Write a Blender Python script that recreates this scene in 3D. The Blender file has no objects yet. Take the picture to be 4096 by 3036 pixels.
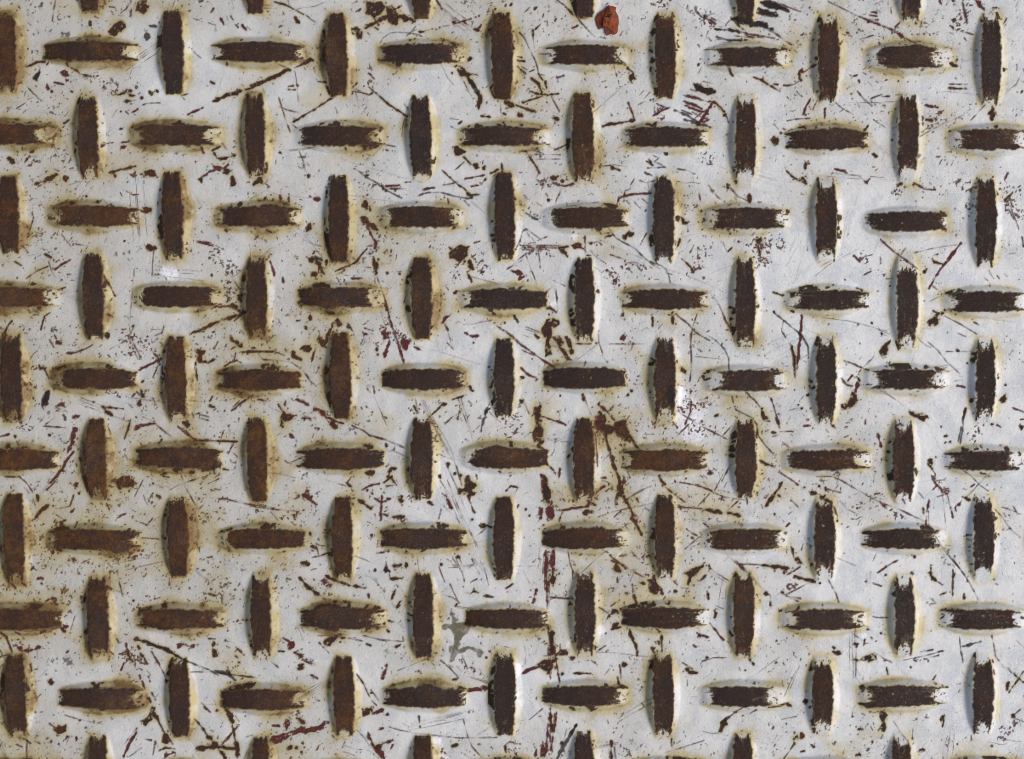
import bpy, math, random
import numpy as np
from mathutils import Vector
from mathutils.geometry import delaunay_2d_cdt

S = 8e-5                        # metres per plate unit: the field in view is 0.33 m wide
CX, CY = 2048.0, 1518.0
scene = bpy.context.scene

# ---------------------------------------------------------------- camera
cam_d = bpy.data.cameras.new('camera')
cam = bpy.data.objects.new('camera', cam_d)
scene.collection.objects.link(cam)
cam_d.lens = 75.0
cam_d.sensor_width = 36.0
DIST = 4096 * S * cam_d.lens / cam_d.sensor_width
cam.location = (0, 0, DIST)
cam_d.clip_start = 0.01
cam_d.clip_end = 50.0
scene.camera = cam

# ---------------------------------------------------------------- sky and sun: an overcast day, light from the right
SUN_EL, SUN_AZ = 46.0, 100.0    # azimuth clockwise from the top of the picture
world = bpy.data.worlds.new('World')
scene.world = world
world.use_nodes = True
wn = world.node_tree.nodes
bg = wn['Background']
sky = wn.new('ShaderNodeTexSky')
sky.sky_type = 'NISHITA'
sky.sun_disc = False
sky.sun_elevation = math.radians(SUN_EL)
sky.sun_rotation = math.radians(SUN_AZ)
sky.air_density = 1.0
sky.dust_density = 4.2
sky.ozone_density = 0.6
world.node_tree.links.new(sky.outputs[0], bg.inputs[0])
bg.inputs[1].default_value = 0.05
sun_d = bpy.data.lights.new('sun', 'SUN')
sun_d.energy = 1.5
sun_d.angle = math.radians(42)
sun_d.color = (1.0, 0.965, 0.92)
sun = bpy.data.objects.new('sun', sun_d)
scene.collection.objects.link(sun)
a, e = math.radians(SUN_AZ), math.radians(SUN_EL)
to_sun = Vector((math.sin(a) * math.cos(e), math.cos(a) * math.cos(e), math.sin(e)))
sun.rotation_euler = to_sun.to_track_quat('Z', 'Y').to_euler()
sun.location = to_sun * 2
scene.view_settings.view_transform = 'Standard'
scene.view_settings.look = 'None'
scene.view_settings.gamma = 1.0
scene.view_settings.exposure = 0.86

scene.cycles.filter_width = 1.0
# ---------------------------------------------------------------- traced data
# coordinates are read in sixteen overlapping squares of the plate: (left, top) of each in plate units
TILE = dict(A=(0, 0), B=(1000, 0), C=(2000, 0), D=(2996, 0), E=(0, 750), F=(1000, 750), G=(2000, 750), H=(2996, 750),
            I=(0, 1500), J=(1000, 1500), K=(2000, 1500), L=(2996, 1500), M=(0, 2236), N=(1000, 2236), O=(2000, 2236), Q=(2996, 2236))
TZ = 2229 / 1100.0
# lugs: direction, centre line, first end, last end, where the bare steel starts and stops
LUGS = dict(
 A="V 715 -560 85 -500 60;V 2062 -570 105 -500 80;V 45 90 745 150 640;V 1398 75 760 110 700;H 415 345 1115 410 930;V 712 770 1440 850 1290;V 2070 750 1430 800 1330;H 1090 -300 450 -180 220;H 1095 1040 1795 1170 1600",
 B="V 1385 -540 150 -480 110;V 705 95 775 130 700;V 2045 85 800 150 740;H 420 -320 440 -180 310;H 435 1045 1745 1110 1580;V 1385 760 1450 850 1330;H 1100 360 1080 500 920;H 1102 1695 2430 1800 2246",
 C="V 690 -550 140 -480 110;V 1990 -550 190 -480 100;V 1343 95 790 180 720;H 445 335 1050 500 870;H 460 1655 2355 1830 2168;V 672 740 1470 800 1370;V 1993 770 1500 880 1310;H 1110 995 1695 1090 1570",
 D="V 1315 -520 165 -460 90;V 645 110 820 220 720;V 1965 95 850 200 740;H 465 950 1660 1080 1440;V 1295 760 1490 850 1290;H 1130 295 985 400 880;H 1130 1620 2360 1770 2100",
 E="V 68 -100 535 -60 430;V 1398 -130 570 -80 480;H 230 375 1130 530 980;V 755 520 1230 580 1130;V 2080 560 1210 640 1100;H 890 -270 475 -200 280;H 885 1065 1790 1200 1640",
 F="V 720 -110 600 -30 560;V 2065 -130 590 -100 500;H 235 -291 415 -190 270;H 240 1035 1735 1190 1580;V 1390 560 1230 600 1190;H 890 385 1085 430 900;H 905 1695 2410 1840 2336",
 G="V 1330 -110 620 -40 480;H 245 340 1050 500 930;H 250 1645 2350 1800 2180;V 685 560 1240 640 1150;V 1990 560 1300 640 1190;H 905 985 1695 1100 1570",
 H="V 630 -90 610 40 450;V 1925 -90 640 -20 520;H 275 930 1620 1020 1530;V 1285 530 1310 690 1170;H 910 295 990 450 850;H 925 1580 2300 1710 2100",
 I="V 90 -330 370 -250 250;V 1428 -320 380 -260 250;H 30 400 1100 530 1000;H 40 1750 2436 1846 2346;V 780 350 1000 400 880;V 2085 340 1030 400 1000;H 685 -280 470 -200 350;H 670 1085 1800 1160 1700;V 115 960 1700 1020 1570;V 1440 980 1640 1060 1610;H 1335 370 1130 490 1010",
 J="V 735 -345 360 -310 310;V 2060 -300 340 -240 250;H 35 1065 1740 1110 1650;V 1395 340 1020 440 920;H 680 370 1090 480 1000;H 673 1705 2420 1846 2346;V 750 990 1660 1040 1560;V 2058 990 1670 1020 1600;H 1330 -265 440 -150 370;H 1325 1050 1755 1110 1660",
 K="V 1340 -310 390 -220 210;H 25 350 1020 380 980;H 45 1650 2330 1850 2170;V 680 350 1030 400 920;V 1993 360 1000 440 920;H 690 985 1695 1110 1560;V 1340 970 1660 1060 1540;H 1325 345 1050 390 880;H 1335 1645 2340 1760 2180",
 L="V 628 -320 400 -220 290;V 1920 -300 400 -190 230;H 35 925 1630 1100 1420;V 1258 350 1040 470 900;H 690 275 1000 370 810;H 695 1590 2300 1700 2050;V 615 1000 1680 1100 1500;V 1905 980 1680 1080 1500;H 1330 920 1620 1020 1440",
 M="V 795 150 830 210 690;V 2115 120 810 230 680;H 490 -260 490 -180 400;H 490 1100 1810 1190 1680;V 128 780 1450 830 1330;V 1455 810 1450 900 1400;H 1130 460 1170 560 1020;V 797 1440 2120 1520 2060;V 2117 1450 2130 1490 2060;H 1760 -260 490 -180 400;H 1760 1100 1810 1190 1680",
 N="V 1405 120 810 180 750;H 485 400 1100 470 940;H 485 1745 2420 1786 2306;V 760 790 1440 850 1330;V 2066 760 1440 840 1360;H 1140 -240 440 -190 290;H 1125 1070 1760 1165 1650;V 1400 1430 2110 1500 2040;H 1755 400 1100 470 940;H 1750 1745 2420 1786 2306",
 O="V 690 90 790 200 680;V 1978 110 800 200 730;H 475 985 1695 1040 1530;V 1325 770 1440 850 1330;H 1110 340 1040 380 880;H 1115 1630 2340 1770 2110;V 685 1400 2080 1480 2020;V 1968 1420 2100 1500 2040;H 1745 985 1695 1040 1530",
 Q="V 1265 130 790 260 640;H 490 255 965 410 800;H 490 1555 2260 1700 2070;V 600 800 1430 900 1260;V 1900 770 1430 880 1260;H 1110 890 1625 1010 1430;V 1240 1430 2100 1550 2040;H 1735 255 965 410 800;H 1735 1555 2260 1700 2070",
)
# marks in the paint: r brown rust, m red primer, k dark, g grey graze, s / z grey / red speckle, P filled shape, F fresh white, O olive smear
MARKS = dict(
A="""m 8 425 170 435 90 450 5;r 5 520 60 550 40;r 3 440 100 490 115;s 44 230 95 330 35;s 30 400 260 430 240;P r 880 260 905 225 930 190 985 160 1015 190 1015 230 985 265 930 290 890 280;P r 1115 0 1190 0 1190 40 1210 40 1165 100 1110 95 1115 50;m 12 1065 75 1060 130;m 6 890 55 930 60 945 90;m 7 980 105 1020 75 1050 30;r 16 730 175 735 205;m 8 300 230 315 275;k 42 1190 280 1190 310;s 60 1190 240 1270 210;k 14 1210 205 1270 215;P k 265 640 285 595 330 560 350 570 335 610 290 655;P m 475 600 520 550 555 560 555 600 520 620 560 640 535 670 515 625;r 16 215 540 275 515 370 490;r 24 345 470 360 465;r 16 545 510 560 545 630 575 650 600 740 620;r 10 780 620 800 610;r 4 770 570 860 550;m 10 440 665 520 685;m 22 380 690 385 720;r 24 425 745;r 6 220 700 270 755 340 820;r 4 200 780 210 740;r 5 230 805 270 790;r 5 135 880 205 835;P r 915 770 1000 740 1020 725 1070 745 1100 770 1000 768;P r 995 820 1030 800 1090 820 1030 832;r 6 1160 850 1200 835 1300 835;r 22 1150 795;P r 1205 740 1265 730 1270 755 1225 780 1210 765;g 3 1090 260 1100 310;g 3 1220 630 1270 740;g 3 1115 700 1190 830;r 5 1045 640 1075 550 1095 480;r 4 1000 650 1040 645;m 10 1020 905 1045 925;m 12 1070 915 1115 885;m 4 910 950 950 890;r 10 980 905;r 14 1705 660 1740 680;r 7 1600 540;r 22 1735 820 1850 775 1965 735;r 20 1990 730 2150 660 2240 615;m 16 1520 930 1580 900 1650 872;g 3 1755 775 1815 590;g 2 1820 580 1890 680;r 6 1470 775 1530 760;r 6 1480 790 1500 810;m 7 1550 395 1590 435 1630 470;m 8 1570 150 1625 165;m 5 1690 185 1750 205;m 14 1790 150 1815 200;m 10 1870 130 1895 165;m 8 1840 130 1850 165;m 10 1915 200 1930 225;m 14 1965 205 2000 250;m 8 2000 215 2030 240;m 9 1745 225 1750 255;r 10 1530 88 1545 85;g 3 910 1250 1030 1255;g 5 1140 1275 1290 1300;g 5 1320 1305 1390 1308;m 16 830 1190 860 1165 910 1155;m 16 990 1195 1015 1190;r 12 975 1045 1000 1040;r 14 990 1155 1050 1145;r 16 880 1400 940 1385 1100 1345;r 3 900 1330 920 1325;P r 1175 1388 1275 1385 1278 1435 1185 1432;r 22 285 1490 350 1475 400 1445 460 1415;r 36 530 1440;m 4 560 1500 650 1470;g 6 600 1540 660 1470 760 1330;r 30 75 1280 105 1310;m 8 140 1290 150 1330;m 10 200 1320 225 1280;m 6 250 1345 265 1315;r 6 1025 1550 1080 1580 1125 1575;r 6 975 1560 1000 1610;r 16 700 1590;r 14 1735 1240 1760 1280 1830 1285 1910 1255;r 32 1890 1250;m 18 1720 1330 1745 1370;m 22 1640 1430 1720 1385 1800 1360;m 16 1800 1370 1850 1330;P r 1600 1460 1640 1420 1640 1470 1610 1475;r 34 1885 1430 1890 1490;r 26 1830 1400 1870 1390;r 26 2060 1490 2110 1450 2115 1480;r 5 2145 1480 2190 1520;r 10 1890 1195 1910 1190;r 8 1800 1160 1845 1220;r 10 1720 1220 1790 1185;g 2 0 870 200 890 590 945;s 20 480 1070 560 970;k 18 520 1000 560 970;r 14 145 1230;r 14 250 1235 275 1225;r 5 430 1170 470 1240;r 5 830 740 860 715;r 10 575 740 595 745;r 10 545 800;s 50 1640 10 1760 40;s 40 560 130 620 150""",
B="""r 10 200 15 280 35 330 60 440 120;r 7 450 120 500 160 540 185;r 8 310 0 325 60;r 10 265 90 280 120;r 16 360 140 395 185;r 12 235 215 265 208;r 6 110 155;r 16 600 250 610 300 630 350;P r 945 10 1060 20 1090 50 1060 120 1010 130 930 110 950 60;P r 1100 60 1150 45 1200 80 1210 130 1190 200 1130 190 1110 130;r 34 1200 130 1330 170;r 10 1170 80 1230 45;r 20 930 230 1040 170 1120 130;r 14 990 120 1040 200;P r 815 240 860 230 915 250 905 310 880 320 830 290;r 8 830 30 870 10;r 10 880 90 900 70;m 7 860 95 900 70;k 5 1055 350 1075 310 1130 270 1200 260 1290 268 1360 280 1400 300;k 5 1290 280 1340 215;k 4 1270 290 1300 260 1350 240;r 5 1400 345 1440 320;r 12 1375 255 1410 258;r 14 1480 235;r 10 1510 238;r 10 1540 225;r 6 1420 250 1460 240;r 6 1560 215 1620 205;P r 1635 190 1665 175 1685 190 1660 210;r 9 1685 185 1780 155;r 14 1790 152;r 14 1830 140;r 12 1855 130;r 6 1735 180 1800 220;r 18 1820 235 1850 250;r 8 1970 80 1980 150;r 5 1920 100 1950 90;r 12 1990 75;m 10 1510 0 1540 45 1560 80;P r 1655 540 1700 535 1750 570 1800 600 1760 610 1700 600;k 26 1770 640 1820 700 1850 750;r 30 1740 600 1820 690;r 20 1850 750 1865 790 1855 880;r 10 1800 600 1850 610;r 5 1700 610 1740 670 1770 740 1800 780;r 14 1640 590;r 20 1770 490 1790 470;r 20 0 700 120 655 200 615 320 565;r 6 330 560 260 535 180 505;r 10 360 550 430 520;r 24 440 515 490 480 510 490;r 4 365 570 375 640 385 740 395 830;r 10 310 700 350 695;r 16 385 690;r 10 310 725 370 730;r 7 235 790 265 890 290 970 325 1070;r 5 240 865 300 890 400 915;r 12 345 990 430 940 500 900 600 835 700 775;r 5 345 1010 380 1040;r 7 830 740 900 750 970 770;r 14 970 770 1000 750;r 5 855 730 870 800 885 880;r 4 860 810 890 815;g 4 925 780 930 850;g 4 945 780 950 850;r 11 965 705 1050 780 1130 850 1275 945;k 5 1250 840 1270 870 1275 900;k 5 1255 945 1240 1020 1230 1110;r 8 1280 870 1300 940;r 10 1295 640;r 4 690 870 710 920;r 14 240 1230 250 1240;r 4 210 1215 360 1212;m 10 210 1300 210 1330;r 5 400 1225 430 1300 460 1400;r 26 470 1425;r 5 430 1335 450 1390;g 4 410 1180 540 1215 660 1250 780 1300 860 1330;g 5 860 1330 1000 1370 1200 1430 1400 1480;r 8 1085 1170 1040 1220 1000 1260;r 14 1090 1165;r 6 960 1280 930 1310;r 14 915 1335;r 5 1090 1170 1180 1190;r 14 1100 1215 1120 1220;r 6 840 1365 920 1400;k 9 870 1380 950 1440 1040 1490 1100 1540 1230 1605;r 16 1100 1550;r 10 1080 1510 1080 1540;m 14 1260 1480 1300 1475;m 10 1100 1510 1220 1500;m 8 1090 1530 1260 1530;m 14 1180 1545;k 8 1365 1590 1440 1560 1540 1560 1650 1590 1780 1615;r 10 1560 1380 1620 1440 1680 1490 1740 1530 1790 1580;m 10 1740 1450 1900 1420;m 8 1570 1500 1690 1475;m 12 1410 1535 1500 1520;m 20 1790 1510 1860 1500;r 14 1870 1500 1910 1450;r 10 1790 1580 1860 1575;P r 1640 1190 1700 1180 1740 1220 1720 1260 1670 1250;r 12 1730 1270 1790 1330;r 40 1830 1350;r 30 1900 1370;r 14 2040 1330 2045 1400;r 26 1960 1400 2010 1380;r 5 1890 1300 1885 1330;r 5 1660 1380 1740 1310;m 10 1690 1000 1720 980;r 6 1630 1025 1690 1055;m 6 1620 960 1690 970;r 16 1880 940 1950 950;r 20 1920 830;m 8 1640 950;r 8 2030 840 2035 915;m 16 480 1590 560 1615;r 26 650 1450 680 1450;r 18 660 1430;z 40 900 1480 1200 1520""",
C="""r 10 460 0 520 40 600 130;k 8 640 165 700 230 770 300;r 8 205 95 240 60;r 14 280 75 300 60;r 7 395 40 400 60;r 10 445 170 455 150;r 6 380 170 390 210;r 10 265 240 270 290;r 7 270 300 280 390;m 12 585 230 630 210;k 9 155 260 200 310 240 400 290 500 320 620;r 10 310 600 350 650;r 16 370 660 380 730;r 16 250 630 310 680 350 770;r 18 340 760 390 770 480 760;r 14 240 740 350 770;r 10 350 780 250 810 190 830;r 20 185 830;r 10 380 830;r 6 415 780 450 840 485 910;r 14 140 490 200 500;r 10 140 460 180 465;r 10 140 540 210 600;r 6 240 580 280 565;r 6 300 600 360 610;r 18 60 800 0 760;r 36 40 830 100 860;r 12 130 850 200 880 290 910;r 12 200 880 280 900;r 16 150 910 155 945;r 14 170 920 180 945;r 22 430 955 470 965;r 9 660 660;r 12 930 440 970 490 1020 530;P r 1040 610 1075 590 1110 625 1065 675 1045 640;r 14 1030 545 1080 590;r 9 920 530 935 580 950 620;r 5 960 650 965 680;r 10 940 30 960 30;m 5 970 100 1000 50;m 8 975 285 1000 250;k 8 810 300 860 310;r 4 1075 130 1075 205;g 3 1020 30 1060 20;g 3 1380 0 1500 70 1600 140;m 10 1590 90 1640 140 1700 160;m 20 1700 160 1740 190;m 8 1700 215 1740 215;m 6 1740 110 1700 120;P k 1870 140 2020 160 2120 180 2200 240 2120 215 1990 210 1940 180;m 12 1820 220 1860 165;m 10 1870 140 1970 240;m 10 1740 235 1870 240 2000 275 2229 310;k 12 1850 235 2000 270;m 7 1980 280 2060 310;k 16 1760 300 1850 325 2000 325;m 6 1765 320 1900 330;m 5 1790 350 1880 340;m 5 1890 290 2050 305;g 4 1745 345 1745 300 1790 260;m 4 1660 325 1690 250;r 14 1440 285;r 14 1240 280;m 8 1235 430 1240 400;m 8 1605 360 1620 385;r 10 1710 590;r 16 1850 540 1870 590 1890 615;r 12 1890 610;P r 1580 680 1620 680 1740 740 1690 770 1640 750 1590 730;m 9 1600 680 1770 800;m 8 1545 725 1600 740;m 12 1490 770 1560 790 1640 810;r 18 1700 820 1740 830;r 14 1740 830 1790 870 1820 910;r 26 1830 930;r 9 1835 940 1855 995;m 10 1490 820 1570 850 1640 890;m 10 1500 855 1600 890;m 20 1710 840 1670 920 1600 1010;m 9 1560 910 1700 970;k 12 1420 895 1500 930 1590 980;k 14 1490 965 1580 990 1700 1030;m 8 1470 890 1560 930;m 8 1650 660 1730 680;m 12 1590 950 1660 900;r 14 820 1030 860 1010 930 1005 1010 990;r 16 1020 985 1090 975;m 10 1095 975 1070 910 1040 830;m 10 1240 940 1320 890 1380 870;m 10 1290 850 1340 870;r 6 1120 920;r 16 910 935;m 6 1130 775 1165 735;m 4 1170 800 1220 745;m 5 1120 850 1180 820;k 10 445 1215 540 1170;r 8 390 1180 450 1215;r 4 270 1215 360 1250;r 14 160 1225 215 1230 250 1290 290 1340 320 1400;m 8 320 1400 290 1450;m 4 290 1290 490 1290;m 4 290 1250 490 1255;r 6 800 1350 900 1340;r 22 915 1360;m 3 920 1335 1030 1350;r 8 1700 1205;r 22 1340 1250 1355 1255;k 5 1240 1260 1290 1280 1250 1310 1300 1330 1350 1365;m 8 1200 1360 1340 1355;r 12 1190 1310 1240 1340;r 10 1210 1290 1225 1320;k 14 1170 1400 1230 1420;m 7 1130 1460 1180 1480 1250 1465;r 6 1200 1480 1210 1560;r 14 470 1430;r 24 420 1440 440 1440;r 24 510 1465;m 8 300 1460 360 1500;m 10 430 1480 520 1510 600 1490;m 6 390 1440 340 1530;m 6 500 1520 470 1610;z 70 330 1480 590 1500;m 7 1060 1500 1090 1450;m 8 960 1600 1000 1590 1080 1570 1220 1565;r 6 1010 1550 1060 1530;m 8 1440 1370 1520 1380 1580 1410;m 8 1615 1550 1620 1610;g 4 1560 1420 1575 1510;r 20 1840 1490 1850 1530;r 14 1860 1500;m 6 1690 1500 1740 1570;r 5 1870 1530 1930 1600;g 3 1710 1145 1850 1090;k 26 1880 150 1960 180 2060 195 2140 215;k 14 2140 215 2210 242;k 14 1740 236 1860 246 1960 266;m 9 1960 266 2100 288 2229 312;k 16 1770 305 1850 322 1960 326;m 8 1900 330 2010 325;k 24 2120 15 2210 48;m 14 1500 825 1560 845 1640 885;m 14 1500 775 1590 795 1690 825;k 16 1430 900 1520 935 1600 985;k 16 1500 970 1600 1000 1705 1030;m 22 1715 845 1670 925 1600 1010;m 12 1520 870 1640 905 1690 925;m 10 1570 920 1690 972;P k 1575 685 1630 680 1740 745 1690 775 1590 735;m 10 1600 1000 1690 975;z 70 1640 150 1740 200""",
D="""P k 90 10 180 10 280 60 330 95 200 70 100 35;m 10 170 5 300 50 420 95;P k 70 55 130 60 260 130 160 130 90 105;m 8 150 110 260 140;g 4 260 70 330 120;m 6 270 60 360 80;P k 0 170 80 190 190 240 60 215 0 215;m 9 120 230 200 260 290 330 350 365;m 6 0 295 130 305;g 3 80 140 300 310;k 7 640 10 760 70 880 130;m 12 880 130 1000 180 1170 245 1250 300 1340 350 1345 380;r 22 1185 252;r 12 965 180;m 12 985 95 1040 105;m 12 980 120 1035 130;z 36 960 160 1060 160;m 8 970 160 1050 165;g 3 1130 10 1125 150;m 6 1150 60 1155 110;m 5 900 320 1010 285;m 10 1185 225 1225 175;r 10 1400 170 1390 225;r 18 805 265;r 14 375 160;r 12 875 265;m 16 1055 345 1060 365;m 12 490 60;m 14 1550 0 1560 30;m 18 1660 10;m 16 1730 20 1750 100 1770 190;P m 1820 0 1880 0 1915 90 1860 55;r 10 1975 65 2010 60;P r 1630 150 1670 150 1685 175 1650 180;m 10 1630 205 1660 230;m 8 1660 240 1820 280;m 8 1625 265 1660 275;z 40 1640 200 1690 240;m 5 2050 215 2090 150;m 8 2090 310 2145 335;r 28 2060 565;m 3 2170 520 2175 570;r 4 2090 745 2170 680 2225 560;r 20 2215 740;m 6 1620 680 1770 685;m 12 1620 715 1765 720;m 16 1425 855 1530 870;r 14 1435 970 1490 975;r 32 1975 880 1970 970;m 22 1960 940;r 5 1915 850 1860 910 1800 975;m 4 2010 930 2065 955;m 12 1680 495 1690 480;r 14 1630 515 1690 535;r 16 1390 570 1410 565;P m 395 580 440 540 455 575 415 600;m 8 440 590 520 530;r 18 405 600 420 660;m 12 285 695 370 685 405 660;m 12 205 680 235 685;r 13 35 625 100 650 170 690 250 740;r 8 310 785 325 800;m 10 500 800 460 870 440 930;m 14 460 930;m 12 615 880 615 960;m 6 310 980 380 965 495 960;m 6 700 830 760 880 850 930;m 12 850 950;m 8 520 680 525 750;m 8 880 740 930 800 1000 860;m 6 870 820 900 870;k 8 985 800 1080 765;m 12 1080 785 1140 780;r 14 1210 660;m 8 1190 770 1240 765;r 10 890 650 900 670;m 12 855 615 880 605;r 14 1230 550;m 7 1030 660;r 10 1090 855;m 8 920 990;m 8 1010 970 1110 1035;P r 165 1130 200 1100 240 1130 240 1170 215 1160;r 26 120 1195;m 6 200 1000 240 1050;r 14 260 1075;r 10 605 1245;r 14 1000 1245 1040 1270;m 10 1595 1235 1645 1230;m 10 1520 1270 1550 1270;m 14 690 1365 790 1400;m 14 710 1370 780 1385;r 12 460 1310 455 1370;r 10 460 1430;P r 395 1470 430 1440 460 1480 440 1495;r 8 300 1380 350 1430 400 1460;m 4 270 1290 300 1360;m 8 890 1420 960 1490;m 12 950 1480 980 1450;k 3 980 1430 1090 1440;m 8 1380 1500 1420 1530 1510 1540 1500 1515;m 8 1330 1480 1400 1520;m 14 2100 1400 2070 1460;z 90 1700 1480 1900 1560;s 40 1000 840 1100 860;g 3 1610 700 1600 900 1615 1050;r 6 1930 1290 1900 1270 1885 1240;z 50 2080 1500 2200 1560;k 34 80 80 170 100;k 26 100 20 190 40 250 70;k 14 240 65 330 95;m 10 60 100 150 130 260 135;k 12 170 110 250 130;k 14 0 180 90 195;m 9 90 195 190 240;m 10 200 40 320 80""",
E="""r 10 240 345 260 290 275 240;r 5 260 400 340 350;r 6 280 350 310 370;P r 1160 160 1200 150 1240 165 1230 200 1180 205;r 12 345 225;r 16 700 70;r 5 500 380 540 430 580 480;m 8 590 455 650 465 720 475;m 18 1005 435;r 8 1110 480;s 70 250 560 370 520;s 70 940 540 1050 520;r 12 360 540 420 570;r 10 120 600 175 635;m 10 445 665 500 625 575 585;r 9 215 735 310 670 390 640;r 4 395 595 420 680 450 730;r 26 1190 480 1260 490;r 6 1250 490 1240 600 1235 720;r 6 1170 460 1200 520;m 8 1590 430 1710 450;m 10 1600 440 1720 470;r 12 1750 470 1810 500;r 28 1745 610;r 5 1770 560 1815 650;g 4 1560 30 1660 200 1730 350 1780 440;r 22 1840 350;z 60 1740 480 1820 620;r 14 1700 570;r 4 1090 660 1080 800 1060 1000 1050 1170;r 5 1050 1190 1080 1310 1120 1390;r 6 1080 1260 1150 1390;r 6 1030 1040 1060 1090;r 20 1085 1120 1080 1140;r 8 1080 1140 1055 1190;r 10 830 590 845 660;r 10 830 680 860 740 900 810 935 880;r 24 505 820;r 8 470 830 530 810;r 12 490 980;r 7 630 540 720 545;m 16 500 750;r 14 1020 945;r 10 330 1155 345 1100 365 1040;g 3 360 1190 550 1160;s 50 400 1150 480 1140;m 10 400 1230 440 1300;m 10 440 1190 460 1230;m 26 460 1260 500 1255;r 44 870 1205;r 20 970 1235;r 8 895 1310 950 1280 1020 1240;m 12 540 1345 620 1335 700 1305 750 1275;m 14 990 1335;r 10 805 1350;r 8 1260 1200 1310 1180 1330 1120;r 6 1220 1150 1310 1150;r 20 1540 1190 1640 1150 1760 1090 1920 1035;r 14 1930 1040 1980 1000;r 10 1900 1080 1980 1010;r 10 1960 1020 1870 960 1770 970;r 10 1950 1000 1880 950;P r 1925 870 1965 865 1960 920 1930 920;r 16 1890 950 1930 970;g 4 1950 1080 1990 1230;r 16 1870 1200 1890 1240 1930 1260;P r 1880 1310 1920 1290 1960 1260 1965 1290 1930 1320;m 10 1740 1310 1770 1245;r 16 1735 1300;P r 1575 1325 1665 1320 1660 1345 1640 1370 1620 1420 1590 1410 1610 1350;r 12 1620 1410 1690 1420 1740 1390;r 14 1585 1420 1590 1480 1600 1560;r 10 1820 1450 1860 1420 1920 1400 1955 1425;r 12 1960 1335 2050 1330 2229 1330;r 6 2050 1290 2100 1350 2140 1400 2229 1400;m 20 1130 1480 1200 1445 1300 1395;r 7 1220 1310 1290 1390;r 6 1300 1400 1240 1540;P r 310 1445 350 1445 380 1470 320 1475;r 10 360 1470 400 1550;r 22 1160 1570;r 12 40 1180 70 1110 100 1080;r 20 40 1180 20 1300;r 10 90 1210 70 1260;r 5 1860 690 1940 820;r 10 2190 600 2229 700;r 18 1720 710;F 1290 690 1320 640 1420 630 1450 680 1430 730 1360 780 1300 730;F 1980 350 2050 340 2090 360 2040 380;F 1530 190 1580 185 1590 215 1550 220;s 60 2060 400 2150 440""",
F="""m 22 245 60 250 120;m 12 315 70 318 120;r 10 370 130;m 14 480 75 550 110;m 8 525 45 570 100;g 5 120 25 250 60 380 75 480 85;r 4 0 95 120 30;r 26 120 90;r 36 930 130 940 160;r 14 950 60;r 12 970 150 975 190;r 44 915 275;r 30 910 240 960 280;r 20 960 290 1040 345;m 14 950 310 980 380 1010 430;m 18 1020 440 1015 490;m 8 1130 90;g 4 930 90 1050 100 1220 120;k 9 1365 65 1450 40 1550 40 1680 75 1800 90;r 22 1760 40 1800 80;r 8 1740 110 1780 150;g 5 1790 110 1860 170 1915 220;r 22 490 300 460 350;g 20 455 360 435 430;r 6 475 435 520 465 575 475;P r 470 560 510 560 560 600 590 620 600 700 550 700 560 640 480 600;r 36 515 700;k 12 520 560 590 590;r 16 620 600 620 630;r 14 690 680 760 650 850 610;m 12 850 610 900 550 950 495;r 8 690 710 760 680;r 8 920 570 920 610;g 4 970 520 980 450;r 14 1000 560 1010 640 1020 690;r 18 1040 580;r 16 1030 610 1020 700;r 8 1010 700 1015 780;m 6 1070 620 1140 615;m 12 830 740 910 735;m 22 1215 695;r 18 1115 695;r 5 1020 700 1060 800 1090 900;r 8 1085 870 1120 1000;r 14 265 730 270 770;m 10 170 610 200 720;P r 1610 530 1660 490 1700 470 1780 480 1750 530 1760 560 1700 590 1620 580;r 14 1615 480 1640 495;r 30 1770 600 1800 660;r 14 1800 660 1760 690 1800 765;r 20 1740 600;z 120 1850 580 1900 680;m 28 1880 685;m 10 1820 450 1865 435;k 6 2150 510 2190 440 2215 340;r 5 2180 300 2220 350;r 6 660 740 655 760;r 34 620 1000 680 1020;r 30 690 1080 740 1110;r 22 680 1100 640 1180 610 1270;P r 545 1260 570 1190 610 1230 620 1290 580 1290;r 20 800 1130;r 10 790 1100 830 1160;r 26 490 1055;r 30 450 1135;r 30 440 1300 490 1310;m 12 380 1080 410 1075;m 14 410 1030;r 12 410 1310 440 1290;m 10 520 1330 500 1410;r 16 570 1385;m 7 500 1410 540 1290;P r 345 1320 375 1320 375 1370 350 1370;r 20 350 1360 420 1400;r 7 0 1330 200 1330 280 1360;r 7 30 1290 100 1390 220 1400 340 1420 430 1480 500 1580 545 1610;m 14 1090 940 1120 1000 1150 1120 1190 1230 1240 1400;m 8 1060 1000 1100 1130 1130 1230;m 6 1130 1080 1180 1230 1250 1430;m 16 1130 1240 1090 1370;P m 1060 1160 1100 1160 1150 1210 1090 1240;P m 1235 1210 1305 1240 1265 1320 1230 1280;r 20 1030 1315;r 20 1035 1355;m 10 1330 1290 1390 1320;m 14 920 1185 950 1190;g 3 870 1250 970 1252;m 10 930 1140 1000 1160;g 4 1310 1270 1600 1350 1880 1440;g 3 1480 1150 1540 1330;P m 1540 1095 1570 1050 1625 1020 1600 1070 1560 1100;m 10 1575 1100 1605 1160;m 6 1605 1170 1640 1280;r 10 1600 1260 1650 1310;m 8 1730 1110 1800 1110 1880 1090 1960 1075;m 20 1750 1180 1800 1210 1850 1205;r 12 1690 1010;r 14 2140 1040 2170 1090;r 12 2065 1095;m 8 2000 1120 2110 1190 2229 1290;r 12 1815 1260;r 12 860 1435;r 20 1660 860;r 10 1670 840 1700 840;r 16 1100 960 1115 1000;m 5 1590 800 1610 830;z 130 1120 1150 1260 1240;s 60 180 900 320 1060;F 0 330 40 335 60 350 0 360""",
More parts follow.
